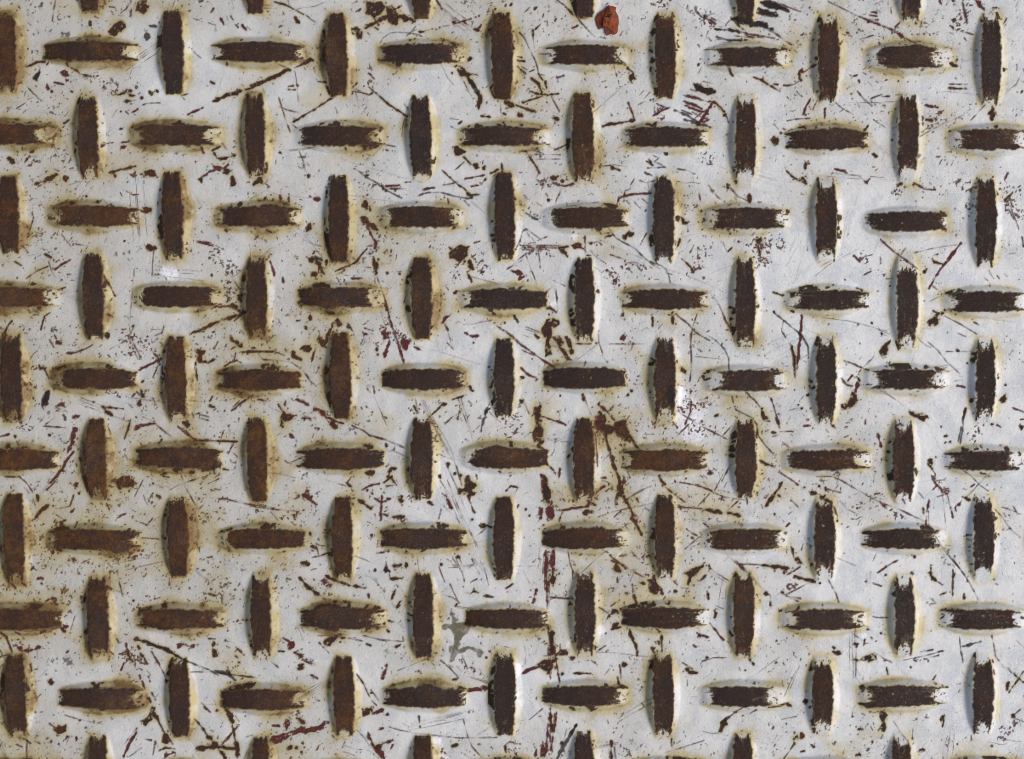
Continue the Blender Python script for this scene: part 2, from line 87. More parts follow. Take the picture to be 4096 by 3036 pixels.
G="""m 8 480 60 500 10;m 5 450 120 480 50;m 6 190 60 240 100;r 22 400 105;m 4 290 120 340 150;k 12 205 205 270 245 305 260;m 4 430 180 600 150 800 120;m 10 945 150 965 85 1080 55 1220 50;r 10 1005 100 1010 40;r 8 1050 130;m 5 1150 90 1200 130;m 4 1090 120 1140 170;r 16 1180 190;m 8 1615 40 1622 105;m 5 1700 0 1770 80 1850 140;r 5 1870 0 1930 70 2030 120;r 20 2025 60 2025 120;r 8 1990 80 2020 80;m 6 2090 120 2120 120;r 16 1635 190;k 7 130 500 160 430 180 360 210 335 260 370 340 430;m 8 160 470 460 470;m 8 170 490 460 490;m 7 180 505 350 505;m 7 120 610 220 530;m 6 60 660 180 590;m 6 190 310 240 400;m 6 260 400 300 480;m 6 310 490 330 660;m 5 210 540 260 680 300 780;m 6 300 430 380 400;m 6 390 480 410 560;m 5 330 470 300 520;z 110 180 480 420 480;P r 455 465 500 490 540 520 570 575 510 540 480 500;r 14 480 490 550 480;P m 90 670 150 660 190 690 145 715;m 24 165 730 205 715;r 18 225 755;r 24 590 470 650 470;m 10 620 460 660 490;m 8 690 390 695 550;m 8 650 480 720 530;r 12 700 550 740 550;m 7 730 510 790 570 850 610;m 7 740 450 790 440;r 24 740 450;z 30 740 450 790 460;k 8 880 335 940 410 990 440 1090 490 1160 560 1230 620 1300 660;k 10 1210 600 1290 630;k 6 1300 630 1345 660 1370 720 1380 775;P r 990 400 1080 370 1040 400 1010 420;P r 990 390 1060 350 1080 380 1020 415;P r 840 400 880 365 905 385;m 10 1150 440 1190 370;m 6 1140 460 1160 440;g 6 740 405 830 430 920 480 1070 540 1220 600;g 5 1340 655 1500 710 1650 770 1830 855;r 10 920 485;m 6 890 545 970 570 1060 600 1170 630;m 10 1110 630 1150 680;z 90 1030 640 1170 660;z 90 860 660 950 760;m 14 870 670;m 24 930 755;m 8 870 670 920 730;m 4 960 700 940 790;m 14 920 780;r 28 1430 240 1440 270;r 28 1480 280 1520 290;r 8 1470 265 1520 260;P r 1430 480 1445 400 1465 440 1420 490;r 6 1520 300 1525 360;P r 2065 430 2130 400 2145 430 2100 475;r 12 2095 480 2108 550;r 12 1475 580 1520 620 1560 660;r 12 1550 660 1570 690;k 4 1805 440 1840 520;m 14 1850 520 1880 490;r 4 1605 480 1600 580;r 10 1560 490;r 16 1655 735;r 16 1935 440;r 12 1865 375;m 14 2000 465;r 12 1640 340;m 4 1580 500 1640 510;m 8 450 800 460 900 470 990 455 1020;m 5 380 840 450 790;m 3 430 750 530 800;P r 380 1070 470 1070 470 1130 430 1160 410 1240 430 1350 370 1370 370 1240 340 1150;r 50 380 1175;m 30 450 1115;P r 440 1200 480 1200 560 1380 575 1400 540 1405 500 1330;P r 520 1200 560 1200 600 1340 570 1350 540 1260;r 20 270 1190 320 1220;r 30 310 1220;m 20 400 1030;r 16 360 960 420 990 460 1010;m 8 400 960 450 1000;m 10 60 1180 150 1260 250 1330 350 1400 450 1465;m 8 180 1320 240 1345 300 1370;m 12 170 1460 230 1520 290 1540;r 30 180 1540;m 6 0 1145 60 1180;m 7 595 1265 740 1268;r 16 780 1262;m 6 890 1268 1170 1268;m 4 1080 1255 1065 1320;m 6 800 1180 805 1260 830 1340;m 8 830 1360;g 3 480 1120 650 1250 850 1390 890 1440;P m 965 1225 1000 1195 1030 1210 1010 1240;r 10 980 1230;r 10 990 1310;r 14 870 1415;r 14 1105 1430;r 12 1235 1045 1238 1125;r 14 1400 1050 1405 1110;k 8 1435 1035 1530 1110 1590 1180 1700 1240;k 8 1680 1195 1750 1240 1820 1310 1855 1390 1850 1490;r 5 1600 1020 1560 1140 1550 1250;m 7 1545 1180 1550 1330 1555 1450 1540 1570;m 8 1680 1170 1695 1160;m 16 1700 1320;r 8 990 960 1000 1010;P r 970 1060 985 1020 1005 1010 1005 1055;m 9 1730 880 1780 960 1830 1080 1900 1200;r 10 1830 1155 1860 1155;r 14 1740 1020;r 5 1715 960 1710 990;P r 1460 1480 1480 1440 1505 1480 1500 1505 1470 1500;r 6 2110 1000 2160 1010;r 14 2220 1010;r 12 2145 905;r 16 2215 850;m 14 1800 1400;m 3 1580 1370 1790 1390;r 10 1640 1530 1660 1560 1710 1545;r 24 1650 1530;F 555 390 580 355 620 345 660 370 650 410 600 435 560 420;F 390 950 450 910 460 950 420 980;s 60 1600 300 1750 260;s 60 200 180 320 260""",
H="""m 8 472 400 475 510;r 4 455 30 470 55;m 10 1680 390;m 10 1065 420 1140 490 1240 570 1360 660;r 6 1230 550 1250 515 1275 490;g 3 1010 540 1060 390;m 5 1340 530 1460 500 1600 475 1840 450;m 13 1720 450 1620 580 1540 680 1460 820;m 12 850 550 900 600;m 8 930 510;m 10 940 560 1000 545;m 5 1065 560 1070 620;m 6 930 710 990 680;z 80 900 560 1080 700;P r 1485 570 1530 590 1545 620 1510 610;r 14 1500 550 1530 540;r 18 1415 690 1440 660;r 8 1480 790 1530 830;g 3 370 760 430 560 470 420;g 4 300 640 390 480;g 4 170 560 200 680;g 3 330 520 380 400;m 8 1945 670 1985 740;m 6 1900 720 1935 755;m 8 2010 710 2030 740;m 8 2070 700 2095 720;m 7 2100 110 2150 230 2190 340;k 8 2100 170 2150 260;m 14 2215 400 2229 480;r 10 2070 110 2140 40;m 6 1700 610 1740 590;r 9 780 745;r 14 1140 800;m 4 1160 740 1110 740;r 14 195 850 270 875;r 24 275 875;P r 325 850 370 850 360 890 330 890;k 9 195 1010 290 1085 380 1160 430 1200 485 1300;m 14 432 1030 425 1130 410 1260 390 1470;r 14 345 1290 365 1370 375 1540;r 6 330 1260 345 1290;r 5 280 1080 265 1160 300 1220;r 8 480 1290 485 1380;g 4 440 1050 460 1200 480 1350;g 4 480 1370 480 1500;r 14 340 1000 360 1010;r 8 100 990 150 1010;r 18 1000 1100;m 6 1040 1110 1060 1160;r 20 1080 1190;m 6 750 1155;m 16 885 1110;m 12 900 1265;g 4 450 1145 560 1190 690 1250;g 3 540 1080 600 1050;k 3 600 1055 800 1080 1000 1130 1150 1190;P r 1045 1330 1080 1290 1140 1235 1130 1330 1080 1380 1050 1350;m 3 1020 1360 960 1440;m 8 900 1390 920 1360;m 7 890 1500 980 1400;r 12 770 1405 850 1430 930 1470 970 1480;r 12 740 1540 800 1600 840 1610;r 5 835 1525 890 1550 910 1610;r 20 750 1550;P r 1450 1090 1500 1050 1530 1010 1580 1010 1570 1040 1500 1130 1460 1120;r 10 1490 1000 1530 1020;k 6 1580 1040 1700 1100 1850 1190;k 6 1450 1250 1530 1320 1600 1410 1710 1510;g 4 1700 1010 1900 1060 2229 1100;m 8 1820 1090 1860 1110;k 6 1690 1180 1760 1210;g 4 1840 1110 1950 1150;r 26 1690 1320;r 4 1600 1330 1800 1328;r 12 1770 1425;g 3 2065 1070 2070 1250;m 8 2200 1270;m 6 2115 1360 2140 1320;r 14 2075 1595;m 8 1680 1565 1730 1565;m 14 1690 1605 1745 1615;r 22 2010 1540;r 10 1420 920;F 800 800 830 760 870 765 890 800 860 835 820 830;z 60 1700 0 2000 60""",
I="""P k 365 130 405 130 400 210 370 240 340 270 345 200;m 24 380 200 360 250;P m 440 240 520 220 522 250 470 255;s 100 360 280 520 270;s 60 280 380 400 340;k 34 525 345;s 60 590 340 650 360;m 20 600 340 640 330;m 8 350 415 440 420 540 430;m 8 370 400 440 350;P m 590 420 630 420 600 560 545 640 560 540;s 70 480 510 560 520;r 16 400 490;m 14 595 620 550 680 510 750 480 800 400 880;r 12 480 780 520 780;g 8 400 870 340 960;m 10 450 860 380 930;P r 300 970 330 970 320 1030 290 1040;r 18 285 1165 320 1110 390 1060;m 6 270 1010 290 1060;m 10 40 825 160 825 220 880 260 940;r 16 250 890;m 10 0 500 75 480;r 18 125 500;r 10 150 345 175 395;m 4 240 360 255 320;m 44 615 895;r 14 670 840;m 26 640 960;r 10 570 1060 600 970;r 7 455 1085 560 1065;m 10 580 1110 605 1085;r 8 455 1130 525 1180;r 36 495 1205;r 14 500 1190 530 1180;P r 895 870 910 840 1060 808 1085 850 1115 880 1050 910 990 915 950 860;r 16 940 860 970 920;r 18 880 1060;r 10 865 1040 890 1095;r 12 760 220;r 20 820 250 860 300 910 325;m 12 860 265 920 265 1000 275;r 5 850 310 870 400 900 480;r 6 790 250 820 310;r 20 1040 440;r 10 1010 520 1030 460 1060 360;r 26 1130 230;m 14 1120 240 1140 200;P r 1145 120 1180 160 1180 185 1145 175;r 8 1070 180 1095 150;r 10 785 165;m 20 1090 440 1140 410 1250 390;m 8 1160 340 1230 370 1300 430 1390 500;r 14 1300 495;r 14 1290 555 1310 520;g 4 1010 220 1100 250 1160 280;r 36 1500 390 1530 400;r 18 1445 420 1510 470 1590 535;m 20 1480 450 1590 530;r 9 1550 325 1620 310;r 9 1610 350 1690 370;r 5 1620 320 1700 340;r 14 1610 530 1740 535 1920 538;r 6 1810 460 1780 560;z 100 1760 500 1900 470;r 10 1710 250 1740 260;m 10 1700 215 1725 170;m 12 1880 290 1950 230 2030 175;r 8 1890 260 1940 210;m 8 1855 630 1890 560;r 20 1700 250;r 18 1330 800 1350 790;k 12 1320 820 1370 830;r 6 1300 810 1360 800;r 6 1380 930 1450 890 1600 840 1740 790;g 4 1590 830 1780 820;m 6 1470 815 1510 920 1560 1010 1620 1110;m 8 1565 1130 1620 1080 1665 1040;r 5 1690 880 1780 840;s 50 1640 920 1660 930;r 8 1700 997 1830 1005 2000 1045 2229 1080;z 80 1780 1000 1850 1030;r 4 1655 1120 1700 1190;r 12 1215 1000 1240 960;r 14 1270 970 1300 1000;r 10 1210 1010;r 5 1090 990 1130 910 1160 850;r 5 1160 970 1200 1060;r 6 1010 640 1040 690;r 12 1240 880;r 5 1240 880 1330 910;m 8 940 1020 980 1000;m 10 970 1140 1020 1125;m 7 950 1160 990 1140;m 16 1210 1190;m 8 1200 1210 1240 1160;m 5 830 1160 850 1130;r 8 740 1100;m 26 430 1430 428 1440;m 14 470 1445;P m 575 1480 600 1480 625 1500 600 1520;m 12 1080 1480 1110 1465;r 16 1690 1480 1720 1475;m 4 1150 1320 1290 1330;m 10 500 1600;m 4 480 1560 490 1530;m 10 255 1570 275 1550;r 6 955 1580 955 1610;r 22 2190 730;r 12 1810 760 1855 770;r 12 1930 1170;s 60 1850 640 1920 740;s 50 300 1350 320 1370""",
J="""m 10 60 200 160 210;m 8 110 195 120 240;r 4 130 220 180 270 250 300;P r 215 230 240 230 260 270 310 310 360 330 340 360 310 380 270 370 265 420 235 420 245 340 270 300;r 12 290 210 285 245;m 16 380 200 410 210 470 240;P r 500 255 545 255 560 285 530 290 500 285;m 22 550 280 620 340 690 370;m 12 690 370 760 395;P r 610 360 700 390 725 430 690 435 640 400;P m 410 350 430 335 500 360 440 370;m 14 440 370;m 10 460 355 540 350;r 14 555 435;r 20 990 295;r 12 985 325;r 10 1000 90 1010 150;m 4 1010 170 1050 270 1110 410;m 10 830 410 920 450 970 490 1080 520;m 8 1090 520 1160 550 1250 590;m 6 920 400 925 450;g 4 960 490 1060 560 1130 620;r 28 1105 575;m 20 330 480 350 505;m 5 740 480 870 485;r 12 235 480;r 10 1330 250 1360 310;z 60 1320 280 1400 300;m 8 1340 190 1370 310;r 12 1455 340 1510 290 1540 260;r 18 1560 240 1590 235;r 10 1640 200 1730 170;r 14 1050 120;r 10 1735 165;r 6 1580 400 1640 340;m 6 1690 195 1730 310 1780 450 1815 550;m 6 1710 190 1760 340 1810 520;P r 1690 250 1710 290 1715 370 1680 360;m 5 1760 360 1780 320;r 8 1770 210 1800 235;P k 1900 310 1945 250 1950 270 1910 350;k 12 1930 260 1890 370 1870 460;k 5 1860 410 1830 440;r 32 1780 100;r 10 1780 110 1810 130;r 26 2200 210;r 20 2190 250;r 14 1590 300;k 6 280 690 310 715 360 695 430 660;r 24 940 790 1000 790;r 8 820 835;r 22 1120 830 1140 760;r 22 1140 830 1190 890;r 14 1090 870 1150 820;r 20 1080 870;r 14 1110 900 1190 890;r 18 1160 760 1180 760;r 22 1190 850;m 14 780 870 830 910;m 10 910 930 980 890 1050 880;r 20 1045 880;r 18 960 800;r 10 1105 740;r 12 1245 685;m 4 610 850 780 900;m 5 340 870 355 855;m 20 430 970 490 1000;m 12 440 980 540 1050;m 6 470 930 470 970;r 16 500 985;r 24 880 1010 920 1040 980 1080;P r 1200 970 1245 965 1250 1010 1230 1060 1205 1020;m 18 1070 980 1065 1080 1060 1180;m 12 1010 1000 1060 1030 1100 1020;m 12 1060 1120 1120 1140;m 14 1110 1000 1140 1005;r 18 1160 1150 1250 1150;z 50 1170 1160 1240 1180;r 20 990 960;r 14 950 935;r 26 1535 815;r 22 1450 1020 1480 1050;r 18 1500 700;r 22 1610 720;r 14 1605 740;P r 1750 830 1780 830 1830 890 1810 930 1840 950 1800 980 1700 970 1670 970 1690 920 1740 900;m 16 1770 980 1800 1070 1825 1120;r 28 1800 960;r 6 1640 660 1680 760 1720 900;r 18 1660 800;r 20 1710 810;m 10 1835 810 1845 850;m 6 1530 640 1600 670 1700 690;m 14 1560 960 1600 990;m 20 1600 1000 1640 1090;r 24 1640 1075;r 6 1560 980 1580 1010;m 8 1550 1090 1530 1170;g 5 1560 1050 1650 1140 1750 1250;m 3 1540 850 1640 1000 1750 1240;m 3 1600 850 1700 1100 1850 1390;r 16 1805 1170;r 14 1850 1170;r 26 1870 1220 1905 1220;r 16 1920 1220 1980 1240;m 6 1830 1310 1920 1240;m 10 2170 1080 2180 1050;r 14 2110 820;m 7 0 1060 200 1090 400 1105;m 6 170 1110 230 1180;P r 330 1130 370 1120 400 1160 380 1170;m 18 310 1110;r 18 260 1160;m 5 330 1190 370 1220;z 70 320 1100 420 1110;r 18 130 1060;P m 1020 1445 1080 1420 1130 1415 1130 1430 1070 1450;r 20 1670 1475 1700 1470;r 8 500 1480 560 1470 640 1440;r 22 490 1285;r 22 980 1305;r 18 500 1390 540 1400;r 6 540 1380 560 1470;r 14 610 1255;s 90 400 1000 560 960;z 80 460 960 520 1040;m 4 1560 880 1640 1060 1700 1200;m 4 1580 700 1690 940 1790 1200;m 4 1660 1000 1760 1230 1850 1400;m 5 1600 1540 1760 1545 1900 1525;m 5 1640 1480 1720 1600""",
K="""m 8 170 165 200 230 240 320;r 28 180 215;r 26 160 245;P r 275 260 310 260 330 230 345 240 340 340 345 480 340 600 310 600 310 550 280 550 275 500 265 450 285 400;m 10 340 335 440 370 530 405;m 14 460 370 535 405;r 16 315 560 315 590;r 10 260 330 280 310;m 24 455 520;m 5 450 550 440 620 400 670;m 4 530 300 530 270;z 30 380 560 460 540;r 18 670 160 680 200;r 5 690 200 740 320;r 14 750 260;r 30 800 235;m 14 820 255 880 310 930 370;P r 790 320 850 320 860 400 920 430 900 430 790 440 770 420;r 40 815 330 820 420;r 34 790 425 930 440;P r 930 380 1025 360 1030 450 1085 505 1050 545 1005 545 950 500 930 450;m 26 800 350;k 30 980 400;m 16 845 350;r 14 1060 500 1120 600;r 18 1120 600;r 14 900 270;m 8 880 290 910 280;m 5 1030 360 1050 330;r 14 840 520;m 10 770 470 780 600 790 740;r 20 770 430;g 3 770 190 1000 260;g 3 950 330 1150 400;r 32 1030 170;r 24 1070 130;r 12 490 170;r 14 845 450 870 550 900 640;r 22 905 660 930 760 970 840;r 24 975 850 965 920 985 970;m 18 1005 820 1000 880;P r 950 900 1000 890 1010 960 970 1000 960 1060 935 1060;m 14 940 1070;r 16 1000 980 1050 1070 1090 1150;P m 1060 1160 1090 1120 1125 1160 1110 1240;r 12 1100 1200 1150 1300;r 5 840 690 890 640;m 10 1260 380 1255 430;m 5 1170 480 1250 480;F 1440 100 1470 90 1520 170 1680 240 1680 300 1610 380 1670 480 1620 540 1500 540 1450 460 1380 390 1430 290 1430 200;z 150 1480 250 1620 230;z 110 1560 430 1640 470;m 8 1410 280 1530 350 1680 440 1840 520;m 10 1550 220 1545 300 1500 400;m 8 1450 480 1530 400;m 6 1530 420 1535 490;r 10 1400 380 1440 430;P k 1340 160 1360 90 1400 80 1420 150 1410 240 1360 220;k 8 1880 170 1900 260 1920 285;k 8 1920 285 2050 350 2080 400 2090 490 2160 580 2229 655;r 12 1985 130 2020 170 2060 200 2110 260;r 20 2120 270 2140 350;r 14 2165 350;r 8 2140 370 2190 375;r 6 1800 500 1880 410;r 14 1640 380;r 14 1735 335 1770 320;r 10 1780 185;m 10 1310 850 1320 900;r 18 1290 810 1315 870;r 14 1320 870 1340 890;r 12 1510 840;m 6 1190 850 1195 830;m 5 1255 840 1265 900;m 8 1000 1030 1100 960 1230 895;g 8 1240 890 1200 1030 1130 1150;m 6 800 1150 950 1100 1240 1040;m 12 930 1150 980 1100;r 10 1110 1000 1125 1030;r 8 1180 1080 1210 1100;m 14 1050 830;m 14 1060 910;m 10 820 835 860 835;m 10 1460 870 1600 895 1720 940;m 6 1700 940 1820 990 1990 1015;m 6 1740 940 1810 800;m 8 1800 860 1870 720;m 5 1600 1070 1700 960;m 22 1800 1000;z 60 1790 1010 1810 1030;r 10 1340 910 1430 980 1500 1030;m 10 1440 1070 1540 1075 1640 1085;r 18 1660 1090 1800 1120;m 8 1830 1115 1930 1020;r 20 1850 1115 1940 1145;r 12 1970 1175;r 10 1430 965;m 5 1820 910 1840 870;r 30 1705 800;m 12 1690 770 1730 800;m 10 1650 1200 1690 1230;m 12 500 1100 600 1080 715 1065 730 1020;m 8 510 1110 490 1150;r 10 710 1015 780 1060;r 14 485 1095;m 12 750 1000 790 940 850 900;r 18 490 1150 485 1190;m 8 490 1200 515 1250;r 22 590 1020;r 28 690 1120;r 24 745 1110;r 20 720 1105;P r 330 810 355 790 385 850 400 920 410 1000 400 1040 350 1040 335 930;P m 370 1080 420 1020 440 1170 400 1170 375 1140;P m 315 1080 345 1080 345 1170 315 1160;k 30 370 900 370 1010;m 14 480 830 485 760;r 24 450 795;r 8 390 730 430 770 455 800;m 14 430 940;m 12 490 1010;r 16 455 1065;m 10 140 1080 150 1050;m 20 240 1140;m 10 210 1090;m 10 245 1385;m 12 50 940 90 900 140 910;m 20 375 1430 370 1600;m 22 430 1430 425 1610;m 6 355 1450 350 1610;m 4 390 1440 395 1610;r 14 495 1410;m 6 550 1420 570 1530 600 1610;m 6 1010 1200 1050 1290;r 10 900 1460 920 1490;r 14 1025 1450;m 4 820 1410 880 1440;m 12 890 1460 950 1510 1020 1570;F 915 1490 950 1440 1000 1430 1000 1470 950 1500;m 5 1060 1420 1130 1500;r 24 1565 1325;r 5 1500 1410 1620 1310;m 12 1550 1410;g 4 1560 1440 1640 1510;m 8 1820 1440 1900 1510 2010 1610;m 8 1820 1510 1850 1480;m 7 385 1430 385 1612;m 6 415 1430 412 1612;m 8 445 1440 440 1612;z 60 400 1430 400 1610;m 20 345 830 360 1000;m 14 400 1060 425 1170""",
L="""m 10 180 190 215 300 250 430;r 14 215 345 240 400;m 8 330 285 440 265;r 14 400 240;r 14 430 270;r 12 240 315;r 24 480 365;r 20 480 165;r 10 370 120;P r 740 240 800 230 830 130 860 150 880 200 850 240 800 290 750 290;r 8 750 50 820 100 870 160;m 24 880 70 860 130;m 14 800 50 840 0;r 12 870 10 900 50;r 5 660 390 700 430;r 18 680 410;r 6 790 390 850 370;m 12 440 415 500 408;m 8 305 457 360 460;m 8 190 500 240 490;m 8 270 540 330 590;m 8 945 360 945 400;k 5 1050 115 1110 150 1190 200;g 4 1190 200 1300 280 1350 310;P r 1295 300 1360 305 1410 310 1450 350 1410 375 1340 345;r 8 1400 340 1455 350;g 4 1430 380 1480 440 1520 540 1570 640;r 10 1760 265 1735 360;k 10 1735 360 1735 400 1710 560;k 10 1720 420 1695 545;m 10 1685 90 1750 100;m 8 1675 48 1730 45;P r 2020 190 2060 180 2090 140 2085 190 2045 230;r 22 2075 80;r 18 2000 170;m 8 2135 265 2229 300;r 14 2010 405 2040 420;r 26 2200 425 2220 420;r 8 2200 360 2229 360;r 18 1970 400;r 16 1580 500 1610 490;r 14 1560 420;r 14 1590 550;r 14 1630 540;m 14 1045 480 1060 540 1070 580;r 16 1020 555;r 14 725 555;r 12 80 690 130 720 200 740;m 8 240 785 330 840 400 890;r 16 270 870 240 920 190 990 140 1060;r 14 250 880;r 16 565 900;r 8 620 910 625 940;m 7 640 925 750 955;m 6 680 950 725 890;r 14 450 910;r 22 500 955 545 960;r 26 590 990 600 1000;r 16 620 1010 660 1030 690 1090 715 1150;r 16 715 1180;m 8 670 820 760 860 860 920 1000 1000 1080 1040;m 7 1080 1040 1200 1080 1430 1190;k 5 540 825 600 825 670 822;m 8 1080 1050 1120 1080;z 80 1120 1090 1230 1160;m 8 1020 800 1010 870;r 8 990 760;r 8 1000 710 1030 690;m 8 850 970 890 955;r 14 820 980;m 8 740 1020 790 1080;r 5 800 1090 890 1130;r 14 880 1080;m 7 830 1165 870 1170 910 1150;m 10 410 860;m 7 340 1010 400 1070;r 18 205 1125;m 8 300 1230 330 1200;m 5 320 1130 370 1090;m 12 1460 1010 1440 1120 1435 1220;r 12 1430 1225 1460 1225;r 26 1415 1080 1420 1130;r 8 1455 1100 1460 1220;m 7 1370 940 1415 1000;P r 1440 690 1470 670 1490 700 1480 720 1450 710;r 14 1450 720 1490 760;r 6 1470 740 1510 800 1510 850;m 10 1480 840 1560 930 1610 970;m 7 1490 860 1590 850;m 7 1520 900 1490 930;m 5 1520 990 1580 970;m 8 1560 930 1620 920;r 6 1610 980 1640 1100;r 12 1635 1070 1655 1160;P m 1660 1090 1690 1040 1720 1010 1710 1060 1680 1100;r 20 1730 985 1790 1015;r 14 1515 665;k 5 1690 740 1800 820 1880 900 1940 940;k 5 1985 1080 2060 1160 2110 1240 2200 1320;m 6 2050 1070 2170 1110;r 8 2140 1060 2175 1120;g 5 2180 1120 2229 1130;m 10 1800 910 1830 885;r 18 1870 790;r 10 1870 795 1915 800;r 14 1930 890;r 14 1990 1280;r 16 2020 1290;r 12 1780 1390;k 6 1505 1305 1550 1380 1640 1490 1750 1620;P r 330 1380 350 1400 370 1480 410 1490 420 1520 390 1540 350 1460;r 22 1340 1475;r 12 1320 1460;r 12 1565 1480;m 6 425 1420 440 1370;m 4 1005 1510 1030 1450;r 16 1110 1425;z 60 1500 840 1600 960""",
M="""P m 295 160 330 145 350 165 320 172;k 14 345 165;r 10 180 190 205 215;r 8 80 180 130 240;r 8 70 210;m 10 250 90 275 60;m 14 500 110;P m 490 260 530 230 520 280 490 290;P m 360 340 400 310 450 300 465 330 445 350 470 380 440 375 420 335 370 355;m 8 540 300;m 4 270 320 310 370;r 6 955 90 970 200 995 300;r 20 1070 215;r 14 1035 275;m 10 890 230 910 250;g 14 1585 95 1650 150 1715 195;r 20 1865 195;r 12 1690 280 1755 300;s 90 1740 280 1840 220;m 6 1640 350 1680 345;m 6 1270 170 1340 168;r 6 1375 150 1375 215;r 14 1255 320;r 12 1085 340;g 3 1000 300 1040 480 1080 600;m 4 1250 330 1300 310;m 14 330 600 380 560;P r 300 400 330 395 330 430 300 430;m 18 410 550 550 545;r 14 490 555 530 595;r 12 225 600;m 4 575 575 610 460;m 8 945 640 965 680;m 14 0 580 50 630 80 700 100 760;m 30 150 720 170 740;m 18 205 745 260 735;m 24 290 725 320 715;g 8 320 715 430 690;m 10 0 795 80 770;k 8 0 740 50 830;m 10 540 760 555 745;m 8 580 880;s 130 420 830 560 830;g 12 320 960 380 900;r 22 380 935;m 14 250 850 255 910;m 8 270 990 330 985;P r 365 985 420 975 445 1000 415 1020;r 28 1105 650;r 14 1090 650 1190 670 1280 710 1360 740 1460 800;k 18 1200 690 1360 730;r 28 1370 735;k 9 1360 740 1500 820 1620 870 1700 900 1770 945;r 24 1500 825;r 8 1545 915 1700 915 1900 940 2150 970;k 14 1740 905 1830 925 1910 985;r 10 1840 900 1890 960;r 22 1030 740 1050 800;r 26 1140 760 1160 790;m 12 1020 680 1030 740;r 12 1170 800 1190 850;r 12 1120 700 1130 730;r 26 1040 810 1080 830;m 12 980 900 1010 840;m 14 970 770;z 140 1020 760 1140 840;g 5 1050 860 1130 960;m 12 1130 940 1140 970;k 22 1200 940 1215 990;m 12 1155 990 1175 1050;m 12 1230 750 1280 840 1340 950;r 7 1190 900 1220 940;P m 1430 690 1500 685 1600 690 1560 730 1540 760 1520 740 1540 710 1440 715;r 28 1735 670 1730 700;r 28 1735 740 1745 780;r 10 1690 645 1750 650;m 10 1930 730 1980 780;r 20 1920 730;z 60 1930 850 1960 860;r 16 1940 840;m 10 1910 870;r 14 1830 660;r 14 1845 580;r 8 225 960 230 1060;r 6 280 1060 300 1140;P r 205 960 225 960 245 1060 225 1070;r 26 30 1200;r 10 1230 1080 1260 1140;m 14 1200 1120 1220 1160;r 14 1160 1180;P r 1220 1240 1240 1175 1260 1200 1275 1280 1300 1350 1330 1410 1310 1400 1270 1320 1240 1270;P r 1130 1320 1190 1280 1230 1250 1230 1300 1180 1340;r 36 1335 1480 1345 1440;r 12 1350 1420 1400 1500;r 10 1290 1555 1340 1530 1420 1540;m 36 1350 1590 1410 1570;r 12 1580 1295 1640 1370 1690 1440;r 24 1690 1440 1750 1500 1820 1610;r 28 1600 1530 1750 1525 1920 1535;m 14 1790 1510 1860 1440 1940 1340;r 24 1860 1240 1880 1330 1900 1430 1930 1600;r 22 1840 1230;r 6 1530 1460 1600 1520;r 5 1910 1270 1940 1320;r 14 1660 1200 1700 1235;r 8 1630 1160 1670 1200;r 12 1990 1275;r 18 1760 1230;m 8 2000 1440 2050 1430;m 14 1000 1610 1040 1510 1110 1400;r 6 1010 1500 1110 1370;r 5 1050 1600 1150 1530;r 22 1030 1470;m 10 1180 1460 1230 1470;r 14 1140 1500;m 10 1240 1590 1260 1480;r 6 525 1265 640 1300 840 1340;r 14 650 1305;P r 440 1380 480 1350 540 1340 530 1400 480 1420;r 8 400 1330 450 1370;r 20 550 1440;m 18 530 1460;m 18 480 1500;g 5 290 1430 330 1520 370 1590;g 3 280 1400 600 1580;r 14 910 1295;m 14 475 1250;m 10 220 1490 218 1610;r 24 220 1470;r 14 195 1455 250 1495;m 8 370 1450;F 1285 360 1300 350 1308 365 1295 375;F 1570 1190 1582 1178 1595 1190 1582 1202""",
